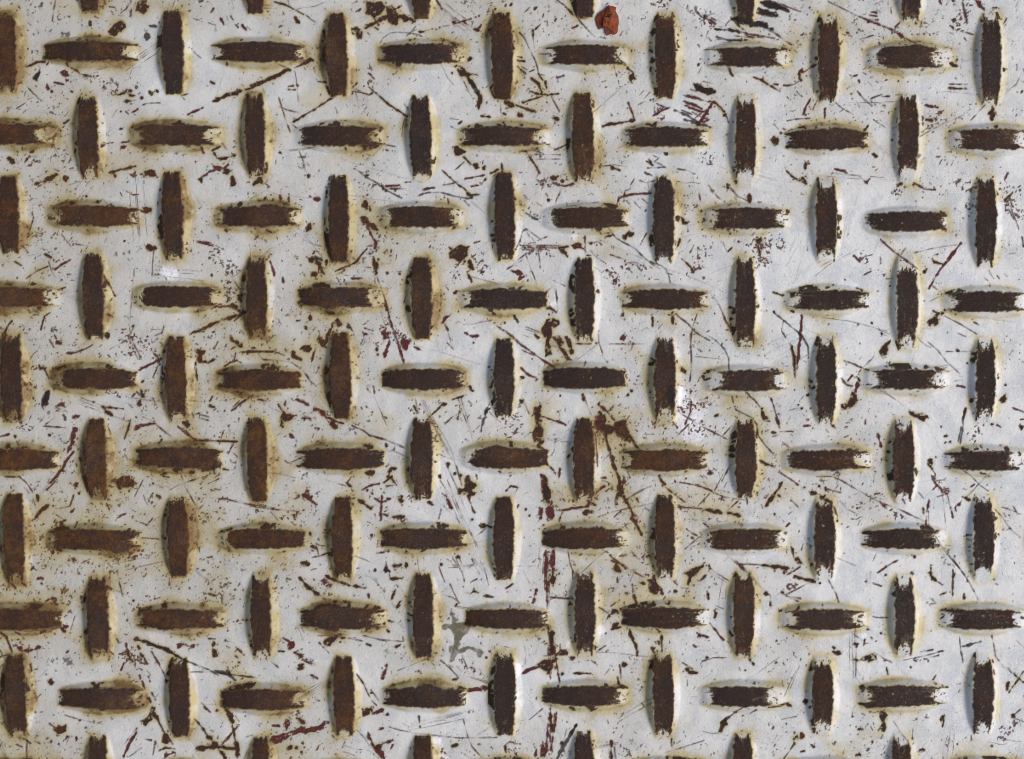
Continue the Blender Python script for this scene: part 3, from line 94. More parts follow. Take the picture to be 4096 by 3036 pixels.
N="""r 24 420 30 480 45;r 14 500 90 540 75;r 14 400 150 450 200;k 14 440 195 550 290;r 22 450 205 550 290;r 6 550 290 655 330;r 14 610 135 680 170;r 16 680 170 780 210 940 235;P m 565 180 600 165 640 190 600 205;m 12 620 220 660 205;m 14 520 165;z 60 520 160 650 220;P k 1080 90 1100 40 1135 90 1110 105;k 8 1100 20 1140 160;r 20 1140 160 1230 158;r 14 1275 175;r 22 1160 55 1220 50;r 32 1270 50;r 14 1180 90;m 14 1340 40;r 20 1010 95;m 7 930 125 1000 160 1040 200 1075 250 1095 320;r 14 965 280 965 320;r 20 1145 320 1180 250;P r 1180 390 1210 340 1235 345 1220 390 1195 405;m 14 1040 210;r 22 1550 47;m 5 1610 70 1790 60 1900 42;m 6 1670 0 1720 100 1740 180;m 5 1870 20 1910 100 1935 210;m 5 1770 80 1830 30;m 6 1800 0 1860 120;m 6 1530 60 1580 190;m 4 1620 200 1690 350;P r 1790 270 1820 230 1850 275;g 10 1740 270 1790 280;r 12 1895 300 1975 310;m 8 1790 190 1840 160;m 12 2070 240 2130 200;m 4 1560 290 1640 310 1700 350;m 10 1730 225;r 10 1120 500 1160 510;r 14 1110 570 1125 590;r 8 1190 515 1250 560;r 26 1090 530;m 6 920 620 1060 655 1240 670;r 6 800 640 910 665;m 6 1240 630 1245 670;r 10 740 640 770 638;P r 590 670 640 630 720 620 710 660 640 710 610 700;m 14 560 680 600 720;m 6 600 720 640 760;r 18 735 675;m 4 550 620 720 625;P m 305 690 350 660 355 710 310 740;m 12 270 640 320 670;g 20 290 620;k 22 390 740;r 16 360 760 420 790;r 30 415 790;r 28 420 860 410 880;m 10 430 820 500 850;g 22 480 840 520 860;z 70 400 800 500 830;r 10 235 745 280 750;r 8 170 830 230 880;m 10 490 940 550 970;r 12 945 690 980 700;r 12 1180 715 1220 695;O 1080 735 1110 710 1135 735 1110 760;O 1555 550 1600 530 1645 530 1640 480 1625 450 1640 410 1650 470 1700 510 1780 520 1795 550 1750 610 1710 670 1690 750 1650 820 1615 835 1640 720 1655 640 1640 570 1570 565;O 1680 740 1720 715 1790 710 1850 730 1895 765 1850 800 1840 760 1780 740 1700 760;O 1620 700 1640 700 1630 760 1615 760;m 8 1580 630 1640 690;m 12 1545 820 1620 880 1690 960;m 14 1640 980 1680 970;m 4 1680 870 1720 910;m 5 1720 780 1760 880;m 12 1815 920 1820 900;m 10 1810 940;m 3 1860 890 1900 950;z 80 1720 820 1800 920;r 10 1460 820 1500 870;r 14 1915 800;m 20 1110 860 1075 970;m 14 1370 910;z 30 1340 910 1390 915;r 7 865 930 920 1010 970 1120;r 6 980 1060 1020 1110 1045 1150;r 16 990 1085;r 6 990 1150 1030 1190;P r 900 1210 940 1200 1000 1210 990 1250 940 1280 910 1250;r 30 930 1250;m 18 1000 1250 1080 1220;m 8 1030 1230 1080 1240;r 22 1115 1255;m 28 170 1470 300 1440 440 1385;m 14 180 1455 440 1370;r 28 460 1400 540 1370 630 1330;m 24 460 1395 580 1350 635 1325;P m 265 1350 300 1310 330 1310 320 1350 290 1390;m 14 190 1350 235 1350;r 20 400 1300 430 1330;r 12 380 1290;m 20 1770 1070 1840 1055 1910 1045;m 6 1130 1360 1220 1390 1370 1415;m 9 1370 1415 1540 1435 1700 1450 2000 1448;m 4 1240 1330 1310 1400;r 12 1370 1270 1380 1360;m 12 1040 1390 1080 1370;m 6 1730 1300 1760 1420 1800 1520 1880 1610;m 4 870 1390 930 1450 980 1530;m 24 960 1430 990 1500;r 12 955 1400 970 1440;r 22 1000 1510;m 30 1020 1550 1080 1600;r 26 1010 1530 1100 1490;m 20 1080 1500 1160 1470;m 20 1040 1570 1090 1615;m 10 1140 1540 1160 1500;m 5 870 1545 910 1545;m 10 540 1550 560 1510;r 24 380 1530;r 20 430 1500;r 18 420 1570;r 16 310 1535 340 1520;r 14 440 1525;m 6 750 1530 770 1480;r 20 1640 1520 1680 1510;r 14 2070 1520 2075 1570;r 8 2080 1500 2110 1480 2140 1490 2170 1500;r 14 1775 1240;r 12 1810 1240;F 2140 840 2190 840 2220 920 2180 960 2150 960;F 1450 1430 1540 1450 1600 1620 1480 1620 1470 1500;z 70 1550 1540 1560 1600;F 2150 980 2190 1100 2150 1200 2140 1100;m 4 1600 0 1660 60;m 4 1700 0 1740 90;m 5 1820 0 1900 110""",
O="""m 12 370 0 375 120 385 400;m 5 362 0 365 250;m 5 398 40 400 380;m 24 425 0 430 130;r 28 430 140 430 190;r 24 380 100;m 4 110 55 260 60;m 4 190 90 240 200;P r 905 90 930 40 960 60 970 90 975 120 930 110;r 16 950 155 955 190;r 10 900 10 940 30 1000 50;m 9 950 20 1060 90 1180 155;P r 1180 155 1230 155 1240 125 1265 150 1260 185 1285 200 1290 240 1280 290 1250 300 1210 260 1195 215 1205 190;m 26 1310 240 1320 285;m 7 1210 290 1190 325;r 20 1130 195 1170 200;m 14 1075 210 1080 270;m 14 1085 290 1105 365;m 5 800 120 830 80;g 5 920 260 1060 130;P r 1490 105 1560 90 1640 30 1670 10 1660 40 1590 110 1560 150 1540 210 1515 205 1530 150 1500 115;m 28 1690 60;r 22 1700 80;r 8 1720 90 1860 180;m 10 1620 180 1670 130;r 24 1420 260;r 8 1410 180 1440 210;r 14 1530 265;r 12 1575 315;r 14 1680 260 1690 330;r 14 1490 300;r 4 1750 380 1815 405;m 8 1900 0 2000 100 2100 210 2170 280;r 26 2160 285;r 6 2170 280 2195 300;r 22 2190 340 2190 370;m 18 1880 135;m 8 1930 40 2060 45 2229 60;r 12 2070 45;m 20 265 360 290 250;m 14 300 250;m 12 410 310 560 320;r 5 560 0 590 90 590 160;r 6 800 390 880 440;P r 865 500 890 440 970 405 975 430 910 450 880 480;r 24 920 545 960 520;r 14 900 570 980 550;r 16 860 600;m 5 900 380 940 355;P r 1725 470 1740 410 1755 440 1745 480;r 10 1700 520 1760 590;m 12 1760 590 1810 660;r 28 1620 620;m 14 1640 620 1690 630;r 16 1595 600;r 18 1050 570 1080 660 1110 740;r 24 1115 750;r 16 1115 740 1110 790;r 12 1310 620 1312 750;P r 1260 670 1300 655 1305 690 1275 690;r 24 1235 720 1250 760 1265 780;r 18 1210 825;P r 385 530 430 575 440 680 460 750 465 800 440 850 450 900 430 860 400 950 385 940 390 850 390 700;r 28 440 780 540 740;r 20 500 740 520 760;P r 300 850 360 820 420 830 400 900 330 890;m 14 180 930 250 890 330 870;m 22 220 900;m 10 440 700 460 860 480 960 485 1000;r 28 500 930;m 8 400 880 410 970;r 28 400 890;r 16 390 560;r 24 580 800 590 810;m 6 490 690 490 760;r 12 340 680 360 670;m 6 190 660 215 760 205 850;m 4 230 720 240 800;m 4 40 710 130 730;m 5 200 620 230 660;r 6 740 820 790 860;r 24 770 710;r 26 1010 855;m 8 970 860 985 970;r 7 850 940 910 865;r 14 600 930 740 930;m 7 800 740 860 700;r 16 955 960 965 1040;r 24 1690 800;m 7 1640 830 1730 800;m 6 1720 800 1860 800;g 4 1515 730 1600 740 1700 740;r 24 1520 900;r 18 1530 920 1600 920;r 8 1480 840 1560 890;r 6 1520 980 1520 1030;r 14 1990 900;r 14 2010 720 2030 820 2060 860;P r 1765 1400 1790 1330 1840 1290 1855 1330 1800 1370 1795 1430;k 12 1790 1330 1870 1270 1960 1195;r 5 1970 1270 2080 1225;r 14 1970 1270;m 5 235 1305 350 1210;r 18 410 1210 410 1300 420 1380;m 12 460 1240 450 1330 430 1400;r 20 420 1340 415 1400;m 12 390 1330 385 1450;m 14 350 1480 350 1590;m 14 380 1450 380 1560;m 10 430 1440 410 1550;m 14 295 1540 290 1610;z 70 360 1500 400 1560;m 8 410 1390 400 1490;k 18 620 1340 570 1430 510 1530 460 1620;r 16 620 1340 580 1410;r 6 540 1380 520 1470;r 18 500 1490;m 5 1340 1570 1500 1520 1660 1470;r 10 1390 1460 1395 1520;r 16 905 1480 900 1620;m 8 925 1520 940 1620;m 7 885 1540 890 1620;r 12 1205 1590;k 10 120 1570 140 1600;r 20 1910 1420;F 780 560 820 530 880 570 860 600 800 610;F 510 700 550 640 580 680 560 740 520 730;F 560 1280 590 1270 580 1300;m 6 378 0 380 160 388 330;m 6 412 540 425 700 440 820;m 8 398 560 410 800 415 940;k 16 415 600 425 760;m 10 445 1250 440 1400;m 8 370 1480 362 1600;m 10 340 1500 335 1600;m 10 405 1430 425 1560""",
Q="""m 7 0 130 50 190 170 295;r 24 135 285;r 16 170 340 170 370;r 18 100 50 200 60 320 75;m 8 0 40 100 50;P r 365 10 410 0 430 40 400 60;m 18 280 110;m 10 310 130 420 60;r 12 210 100;r 18 370 140 440 160 540 185;r 20 575 195;m 20 270 270;m 14 310 230 330 250;z 90 280 250 370 230;m 6 250 270 330 310 400 345;m 8 300 300 420 320;m 7 300 290 400 240 500 185;r 8 645 170 680 230 710 290 730 350;m 10 1045 110 1120 60;m 8 1120 60 1210 5;r 14 1110 60;g 12 950 120 960 200 965 280;g 10 985 100 975 200 980 340;m 10 950 180;m 12 950 280;r 8 1005 195 1075 220;r 20 1320 115;r 14 1110 130;P r 1445 120 1480 90 1475 50 1500 60 1490 110 1470 140;r 24 1490 150 1520 180;r 12 1510 170 1570 210;r 10 1655 90 1650 300;r 20 1660 120 1655 150;r 14 1745 280 1745 320;m 7 1650 0 1720 90 1780 180 1830 270 1865 340;r 14 1770 180;g 3 1750 90 1790 150;r 7 2000 200 2020 210;r 14 1465 375;s 70 1440 350 1480 350;r 8 1550 290 1600 270;k 8 1005 465 1030 475 1120 475;r 26 970 570;m 30 1000 640;F 900 610 950 600 950 640 910 650;m 10 930 700 940 650;m 8 930 690 970 680;m 14 855 690 885 690;m 10 870 720 880 700;r 5 850 610 920 660;g 10 1060 720 1100 780;m 12 1070 605;P r 905 830 930 790 1000 775 1050 790 1030 820 940 835;r 12 850 815 880 820;r 34 680 715;r 18 680 750 740 765;m 8 1080 800 1160 840;m 18 1100 820;m 5 1020 760 1090 800;r 10 1115 880 1130 940;m 10 1340 820 1360 830;z 40 1340 820 1450 820;k 18 1440 810;m 8 1390 755 1490 735;k 5 1250 820 1400 790 1580 745;r 10 1530 750 1570 745;r 8 1465 800 1540 780;k 9 1705 630 1715 730 1735 840;k 14 1730 710 1800 690 1880 670;r 14 1770 695;m 8 1970 620 1985 700 2000 790 2060 870 2150 930;r 14 2150 930 2229 1000;r 12 2110 1080 2229 910;r 16 2095 1060 2110 1000;k 5 2100 880 2130 930;r 18 1310 875;r 12 1505 955;m 7 1490 980 1520 940;m 7 920 980 930 960;m 6 1700 1080 1710 1060;k 3 2170 660 2229 720;k 3 1730 920 1770 970;g 4 790 760 860 870 900 950;g 3 800 840 900 1010;r 30 455 1162;r 26 160 1195;r 12 150 1200 300 1175;r 18 310 1170 340 1190;r 12 10 1250 60 1220;k 5 265 1300 385 1275;r 12 305 1335;r 12 840 1280;P r 1060 1240 1100 1240 1130 1270 1100 1300 1115 1370 1090 1400 1050 1385 1080 1330;P r 1525 1310 1550 1270 1595 1265 1590 1300 1560 1320;r 10 1580 1300 1570 1360;r 12 870 1360;r 22 890 1380 920 1380;r 12 885 1420;k 4 1170 1310 1230 1410 1280 1470;r 4 1330 1380 1325 1460;r 16 1380 1550 1430 1545;r 12 1325 1455;m 4 1000 1245 1025 1245;m 5 835 1270 855 1190;P r 360 1460 365 1425 395 1425 395 1460 370 1475;m 20 425 1420 430 1460;r 14 340 1540 370 1495;k 7 340 1540 280 1620;m 6 210 1460 230 1430;m 8 205 1520 215 1500;m 16 480 1490 540 1520;r 12 420 1560 450 1555;r 20 970 1540;r 26 885 1590;r 14 1100 1570;r 18 1620 1470;r 16 1970 1515;r 30 2145 1275;k 5 2150 1290 2229 1320;r 6 2130 1280 2200 1220;r 8 1800 1430 1805 1470;r 14 1690 1500;r 12 2050 1360;z 40 2010 1380 2060 1370""",
)
# ---------------------------------------------------------------- helpers
rng = np.random.default_rng(7)
random.seed(7)

def P(t, x, y):
    ox, oy = TILE[t]
    return ox + x / TZ, oy + y / TZ

STEP = 3.4
fx = np.arange(-45, 4096 + 45, STEP)
fy = np.arange(-45, 3036 + 45, STEP)
xs = np.concatenate([np.arange(fx[0] - 620, fx[0] - 8, 15.0), fx, np.arange(fx[-1] + 15, fx[-1] + 620, 15.0)])
ys = np.concatenate([np.arange(fy[0] - 620, fy[0] - 8, 15.0), fy, np.arange(fy[-1] + 15, fy[-1] + 620, 15.0)])
NX, NY = len(xs), len(ys)

def fft_noise(sig, seed):
    """smooth random field with a feature size of sig grid cells, mean 0, deviation 1"""
    r = np.random.default_rng(seed)
    n = r.standard_normal((NY, NX)).astype(np.float32)
    return gblur(n, sig, norm=True)

FY, FX = np.fft.fftfreq(NY)[:, None].astype(np.float32), np.fft.rfftfreq(NX)[None, :].astype(np.float32)
def gblur(a, sig, norm=False):
    f = np.fft.rfft2(a)
    f *= np.exp(-2 * (math.pi * sig) ** 2 * (FX ** 2 + FY ** 2))
    b = np.fft.irfft2(f, s=a.shape).astype(np.float32)
    if norm:
        b = (b - b.mean()) / (b.std() + 1e-9)
    return b

N_FINE, N_TINY = fft_noise(0.7, 1), fft_noise(1.3, 2)
N_MED, N_BIG, N_HUGE = fft_noise(3.5, 3), fft_noise(12, 4), fft_noise(55, 5)
N_MED2, N_BIG2 = fft_noise(2.4, 6), fft_noise(9, 8)

def streaks(sx, sy, seed):
    n = np.random.default_rng(seed).standard_normal((NY, NX)).astype(np.float32)
    f = np.fft.rfft2(n) * np.exp(-2 * math.pi ** 2 * ((sx * FX) ** 2 + (sy * FY) ** 2))
    q = np.fft.irfft2(f, s=n.shape).astype(np.float32)
    return q / q.std()
N_SH, N_SV = streaks(8, .65, 21), streaks(.65, 8, 22)

def window(x0, y0, x1, y1):
    i0, i1 = np.searchsorted(xs, x0), np.searchsorted(xs, x1)
    j0, j1 = np.searchsorted(ys, y0), np.searchsorted(ys, y1)
    return slice(max(j0, 0), min(j1 + 1, NY)), slice(max(i0, 0), min(i1 + 1, NX))

def smooth(v, a, b):
    t = np.clip((v - a) / (b - a), 0, 1)
    return t * t * (3 - 2 * t)

# ---------------------------------------------------------------- relief: the plate with its raised lugs
Z = np.zeros((NY, NX), np.float32)
LUGID = np.full((NY - 1, NX - 1), -1, np.int32)
BARE = np.zeros((NY, NX), np.float32)
STAIN = np.zeros((NY, NX), np.float32)
KEEP = np.ones((NY, NX), np.float32)       # where the marks may show
HGT, FLANK, TOP = 31.0, 25.0, 39.5
TONE = np.zeros((NY, NX), np.float32)
BIASK = np.zeros((NY, NX), np.float32)
POLISH = np.zeros((NY, NX), np.float32)
lugs = []
for t, txt in LUGS.items():
    for ent in txt.split(';'):
        p = ent.split()
        c, a0, a1, w0, w1 = map(float, p[1:])
        if p[0] == 'H':
            x0, y0 = P(t, a0, c); x1, _ = P(t, a1, c)
            lugs.append(('H', x0, x1, y0, P(t, w0, c)[0], P(t, w1, c)[0]))
        else:
            x0, y0 = P(t, c, a0); _, y1 = P(t, c, a1)
            lugs.append(('V', y0, y1, x0, P(t, c, w0)[1], P(t, c, w1)[1]))
# the same pattern carries on beyond the traced field
def have(d, u, c):
    return any(l[0] == d and abs((l[1] + l[2]) / 2 - u) < 120 and abs(l[3] - c) < 120 for l in lugs)
extra = []
for l in list(lugs):
    for du in (-657, 657):
        for dc in (0, -657, 657):
            u, c = (l[1] + l[2]) / 2 + du, l[3] + dc
            x, y = (u, c) if l[0] == 'H' else (c, u)
            if xs[0] + 90 < x < xs[-1] - 90 and ys[0] + 90 < y < ys[-1] - 90 and not (0 < x < 4096 and 0 < y < 3036):
                if not have(l[0], u, c) and not any(q[0] == l[0] and abs((q[1] + q[2]) / 2 - u) < 150 and abs(q[3] - c) < 150 for q in extra):
                    extra.append((l[0], l[1] + du, l[2] + du, l[3] + dc, l[4] + du, l[5] + du))
lugs += extra

for k, (d, u0, u1, c, w0, w1) in enumerate(lugs):
    r = random.Random(k * 13 + 5)
    L, um = (u1 - u0) / 2, (u0 + u1) / 2
    x, y = (um, c) if d == 'H' else (c, um)
    # the crown stands 2 mm nearer the lens: undo its parallax so that it lands where it was traced
    f = 1 - HGT * S / DIST * 0.9
    x, y = CX + (x - CX) * f, CY + (y - CY) * f
    q = min(max(x / 4096, 0), 1)
    ang = math.radians((1.7 - 2.2 * q) + r.uniform(-.4, .4)) if d == 'V' else math.radians(0.45 * (1 - q) + r.uniform(-.3, .3))
    R = L + 60
    win = window(x - (R if d == 'H' else 120), y - (R if d == 'V' else 120), x + (R if d == 'H' else 120), y + (R if d == 'V' else 120))
    if win[0].stop - win[0].start < 3 or win[1].stop - win[1].start < 3:
        continue
    X, Y = np.meshgrid(xs[win[1]] - x, ys[win[0]] - y)
    if d == 'H':
        U, V = X * math.cos(ang) + Y * math.sin(ang), Y * math.cos(ang) - X * math.sin(ang)
    else:
        U, V = Y * math.cos(ang) + X * math.sin(ang), X * math.cos(ang) - Y * math.sin(ang)
    nm, nb, nf, nt = N_MED[win], N_BIG[win], N_FINE[win], N_TINY[win]
    hg = HGT * r.uniform(.93, 1.07)
    tp = TOP * r.uniform(.95, 1.04)
    un = np.clip(np.abs(U) / L, 0, 1)
    prof = 1 - 0.82 * un ** 2.2
    half = tp * (1 - 0.33 * un ** 2.2)
    base = half + FLANK * prof * (1 + nb * .04)
    ramp = smooth(L + 8 - np.abs(U), -8, 34)
    side = np.clip((base - np.abs(V)) / FLANK, 0, 1)
    z = hg * np.minimum(1 - (1 - side) ** 1.7, prof) * ramp
    Z[win] = np.maximum(Z[win], z)
    out = np.maximum(np.abs(V) - base, np.abs(U) - L - 2)
    cellout = (out[:-1, :-1] + out[1:, 1:]) / 2
    sub = LUGID[win[0].start:win[0].stop - 1, win[1].start:win[1].stop - 1]
    sub[cellout < 5] = k
    # bare steel on the crown: eaten edges, horns of rust along both edges, paint left at the ends
    a0, a1 = w0 - um - 16, w1 - um + 22
    ns = (N_SH if d == 'H' else N_SV)[win]
    vr = np.abs(V) / np.maximum(half, 1)
    h0, h1 = r.uniform(12, 46), r.uniform(16, 56)
    if r.random() < .15:
        h0 *= -.4
    endd = np.maximum((a0 - h0 * vr ** 3) - U, U - (a1 + h1 * vr ** 3)) + ns * 6.5 + nf * 2.5 + nm * 2.5 + nt * 2.5 + nb * 5
    endd = np.maximum(endd, np.abs(U) - L + 3 + nt * 2)
    sided = np.abs(V) - half - 1.0 + nm * 1.2 + nt * 1.7 + nf * .6 - np.clip(nb - 1.5, 0, 2) * 9
    core = np.maximum(endd, sided)
    b = smooth(-core, -3.0, 3.0)
    # half-worn paint beyond and inside the ends: speckle
    zone = np.exp(-np.abs(endd - 4) / (17 + 14 * (U > 0))) * (sided < 2)
    b = b * (1 - smooth(.8 * nf + .6 * nt + .6 * ns + zone * 2.1 - 2.0, 0, .7) * (np.minimum(zone * 1.6, 1)))
    b = np.maximum(b, smooth(nf * .65 + .5 * nt + .5 * ns + zone * 1.8 - 1.5, 0, .5) * (sided < 0) * (np.abs(U) < L - 4) * .9)
    b *= 1 - .45 * smooth(nf + .3 * nm - 2.6, 0, .5)
    # red primer shows where paint and rust meet at the ends; every crown has rusted in its own way
    pr = smooth(np.maximum(zone, .85 * np.exp(-np.abs(sided + 3) / 4)) + .25 * nm + .2 * ns, .5, 1.1) * r.choice((.15, .4, .8, 1)) * (core < 10)
    TONE[win] = np.maximum(TONE[win], pr * (.28 + .25 * q))
    BIASK[win] = np.where(core < 8, r.gauss(.02, .09) - .22 * np.exp(-np.abs(sided + 3) / 5) - .18 * np.exp(-np.abs(endd + 4) / 16) + .12 * nb, BIASK[win])
    POLISH[win] = np.where(core < 2, smooth(np.exp(-(U / L) ** 2 * 3) * r.choice((.1, .4, .7, 1)) + .28 * nb + .15 * nm, .35, 1.2), POLISH[win])
    # blotches and spalls on the flanks, most on the shaded side
    inside = (out < 2) & (sided > 0)
    lean = -V if d == 'V' else -V * .7
    spall = smooth(.9 * N_BIG2[win] + .65 * nm + .55 * nt + .012 * lean - 1.75 - .03 * np.maximum(sided - 12, 0), 0, .35) * inside
    b = np.maximum(b, spall * .95)
    BARE[win] = np.maximum(BARE[win], b)
    KEEP[win] *= np.where(core < 6, .5, 1)
    # rust water: strongest where the crown's edge meets the flank, and round the foot
    amt = r.uniform(.75, 1.05) * (1.12 - .55 * q)
    flk = 1 - .55 * q - .25
    st = np.exp(-np.maximum(core, 0) / 3.5) * 1.0 + (.36 + .05 * (V * (d == 'H') < 0)) * np.exp(-np.maximum(out, 0) / (7.5 + 4 * np.clip(nb, -1, 2))) * np.clip(.85 + .35 * nb + .3 * nm, .15, 1.7) * (1 - .5 * (np.abs(U) > L - 6)) + .27 * np.exp(-np.maximum(out, 0) / 30) * np.clip(1 + .6 * nb + .2 * nm, .1, 2.4)
    st += .08 * np.exp(-np.abs(out + 3) / 7) * np.clip(1 + .5 * nb, 0, 2)
    st *= np.where(out < 0, flk + (.95 - flk) * np.exp(out / 5) + .38 * np.exp(-np.maximum(core, 0) / 4), 1) * (1 + .12 * nt)
    STAIN[win] = np.maximum(STAIN[win], np.clip(st, 0, 1) * amt)

Z = gblur(Z, 1.6)

# ---------------------------------------------------------------- marks in the paint
DARK = np.zeros((NY, NX), np.float32)
GRAZE = np.zeros((NY, NX), np.float32)
SPK_G = np.zeros((NY, NX), np.float32)
SPK_R = np.zeros((NY, NX), np.float32)
FRESH = np.zeros((NY, NX), np.float32)
OLIVE = np.zeros((NY, NX), np.float32)

def seg_dist(X, Y, pts):
    d = np.full(X.shape, 1e9, np.float32)
    if len(pts) == 1:
        return np.hypot(X - pts[0][0], Y - pts[0][1]), np.zeros_like(X)
    tt = np.zeros_like(X)
    for i, ((ax, ay), (bx, by)) in enumerate(zip(pts[:-1], pts[1:])):
        dx, dy = bx - ax, by - ay
        q = np.clip(((X - ax) * dx + (Y - ay) * dy) / (dx * dx + dy * dy + 1e-9), 0, 1)
        di = np.hypot(X - ax - q * dx, Y - ay - q * dy)
        m = di < d
        d = np.where(m, di, d)
        tt = np.where(m, (i + q) / (len(pts) - 1), tt)
    return d, tt

def stroke(kind, w, pts):
    pad = w * 1.2 + 14
    px, py = [p[0] for p in pts], [p[1] for p in pts]
    win = window(min(px) - pad, min(py) - pad, max(px) + pad, max(py) + pad)
    X, Y = np.meshgrid(xs[win[1]], ys[win[0]])
    if X.size == 0:
        return
    d, tt = seg_dist(X, Y, pts)
    nm, nt, nf, nb = N_MED2[win], N_TINY[win], N_FINE[win], N_MED[win]
    if kind in 'sz':
        f = smooth(-d, -w * .62, -w * .1)
        A = SPK_G if kind == 's' else SPK_R
        A[win] = np.maximum(A[win], f)
        return
    if len(pts) == 1:
        hw = w / 2 * (1 + .22 * nm)
    else:
        taper = np.clip(np.minimum(tt, 1 - tt) * 8 + .7, 0, 1)
        hw = w / 2 * taper * np.clip(1.22 + (.20 + .012 * min(w, 14)) * nm + .16 * nb, .62, 2.2)
    d = d + nt * min(w * .17, 2.6) + nf * min(w * .07, 1.0)
    aa = 3.6
    al = np.clip((hw - d) / aa + .55, 0, 1) * min(1.0, .5 + w / 4.2)
    if kind in 'rm':
        al = al * np.clip(1.25 - .45 * smooth(nf + .4 * nt, .9, 2.2), 0, 1)
        if w < 5:
            al = al * np.clip(.8 + .45 * nb, .25, 1)
        TONE[win] = np.where((al > .2) & (KEEP[win] > .9), 1.0 if kind == 'm' else np.where((al < .8) & (nm > -.5), .75, .1), TONE[win])
        BARE[win] = np.maximum(BARE[win], al * KEEP[win])
    elif kind == 'k':
        DARK[win] = np.maximum(DARK[win], al * .92)
    else:
        GRAZE[win] = np.maximum(GRAZE[win], al * np.clip(.75 + .35 * nb + .2 * nf, .1, 1))

def shape(kind, pts):
    px, py = [p[0] for p in pts], [p[1] for p in pts]
    win = window(min(px) - 16, min(py) - 16, max(px) + 16, max(py) + 16)
    X, Y = np.meshgrid(xs[win[1]], ys[win[0]])
    nm, nt, nf, nb = N_MED2[win], N_TINY[win], N_FINE[win], N_MED[win]
    X2, Y2 = X + nb * 2.6 + nt * 1.2, Y + nm * 2.8 + nf * 1.2
    ins = np.zeros(X.shape, bool)
    n = len(pts)
    for i in range(n):
        (ax, ay), (bx, by) = pts[i], pts[(i + 1) % n]
        if ay == by:
            continue
        cr = ((ay > Y2) != (by > Y2)) & (X2 < (bx - ax) * (Y2 - ay) / (by - ay) + ax)
        ins ^= cr
    d, _ = seg_dist(X2, Y2, pts + [pts[0]])
    sd = np.where(ins, -d, d) + nt * 1.6
    if kind == 'F':
        FRESH[win] = np.maximum(FRESH[win], np.clip((2 - sd) / 14 + .2, 0, 1) * np.clip(.74 + .16 * nf + .14 * nm, 0, 1))
        return
    al = np.clip(-sd / 3.6 + .6, 0, 1)
    if kind == 'O':
        OLIVE[win] = np.maximum(OLIVE[win], np.clip(-sd / 4.5 + .75, 0, 1) * np.clip(.88 + .16 * nb + .12 * nm + .08 * nf, 0, 1))
        return
    if kind == 'k':
        DARK[win] = np.maximum(DARK[win], al)
        rim = np.clip(1 - np.abs(sd) / 5, 0, 1) * smooth(nm + .5 * nb, -.2, .8)
        BARE[win] = np.maximum(BARE[win], rim * .9)
        TONE[win] = np.where(rim > .3, 1, TONE[win])
        return
    hole = smooth(.75 * nf + .65 * nt + .35 * nm, 1.0, 1.8)
    al = al * (1 - .8 * hole)
    TONE[win] = np.where(al > .2, 1.0 if kind == 'm' else 0.08, TONE[win])
    BARE[win] = np.maximum(BARE[win], al)

for t, txt in MARKS.items():
    for ent in txt.split(';'):
        p = ent.split()
        if p[0] == 'P':
            q = list(map(float, p[2:])); shape(p[1], [P(t, *v) for v in zip(q[::2], q[1::2])])
        elif p[0] in 'FO':
            q = list(map(float, p[1:])); shape(p[0], [P(t, *v) for v in zip(q[::2], q[1::2])])
        else:
            q = list(map(float, p[2:]))
            stroke(p[0], max(float(p[1]) / TZ, 1.7) * 1.08, [P(t, *v) for v in zip(q[::2], q[1::2])])

# small nicks too many to trace one by one
for i in range(16000):
    x, y = random.uniform(xs[0], xs[-1]), random.uniform(ys[0], ys[-1])
    ii, jj = min(np.searchsorted(xs, x), NX - 1), min(np.searchsorted(ys, y), NY - 1)
    if N_HUGE[jj, ii] * 1.0 + N_BIG[jj, ii] * .6 - .55 * (x - CX) / 2048 + random.gauss(0, .7) < -.05:
        continue
    kind = random.choices('rmkg', (4.2, 3.6, .8, 3.2))[0]
    ln = random.expovariate(1 / 8.0) if kind != 'g' else random.expovariate(1 / 34.0)
    th = random.choice((random.uniform(0, 6.28), random.gauss(.9, .35), random.gauss(-.7, .4)))
    w = min(random.expovariate(1 / 1.3) + 1.3, 6) if kind != 'g' else random.uniform(1.2, 1.8)
    bend = random.gauss(0, .18)
    p1 = (x + ln * .5 * math.cos(th), y - ln * .5 * math.sin(th))
    p2 = (p1[0] + ln * .5 * math.cos(th + bend), p1[1] - ln * .5 * math.sin(th + bend))
    stroke(kind, w, [(x, y), p1, p2] if ln > 3 else [(x, y)])

# long hairlines dragged across the plate, a few running side by side, and smudges of fine rust
for i in range(260):
    x, y = random.uniform(xs[0], xs[-1]), random.uniform(ys[0], ys[-1])
    th, ln = random.choice((random.gauss(.6, .4), random.gauss(-.55, .35), random.gauss(1.5, .2), random.gauss(0, .15))), random.uniform(50, 330)
    kind = random.choice('ggmrr')
    for j in range(random.choice((1, 1, 1, 2, 3, 5))):
        ox, oy = random.gauss(0, 14), random.gauss(0, 14)
        l2 = ln * random.uniform(.5, 1)
        pts = [(x + ox + l2 * f_ * math.cos(th) + random.gauss(0, 2), y + oy - l2 * f_ * math.sin(th) + random.gauss(0, 2)) for f_ in (0, .35, .7, 1)]
        stroke(kind, random.uniform(1.0, 1.7), pts)
for i in range(85):
    x, y = random.uniform(0, 4096), random.uniform(0, 3036)
    th, ln = random.uniform(0, 6.28), random.uniform(10, 90)
    stroke(random.choice('zzzs'), random.uniform(26, 80), [(x, y), (x + ln * math.cos(th), y + ln * math.sin(th))])
SPK_G = SPK_G * smooth(N_TINY * .6 + N_FINE * .5 + SPK_G * 1.05, 1.15, 1.75)
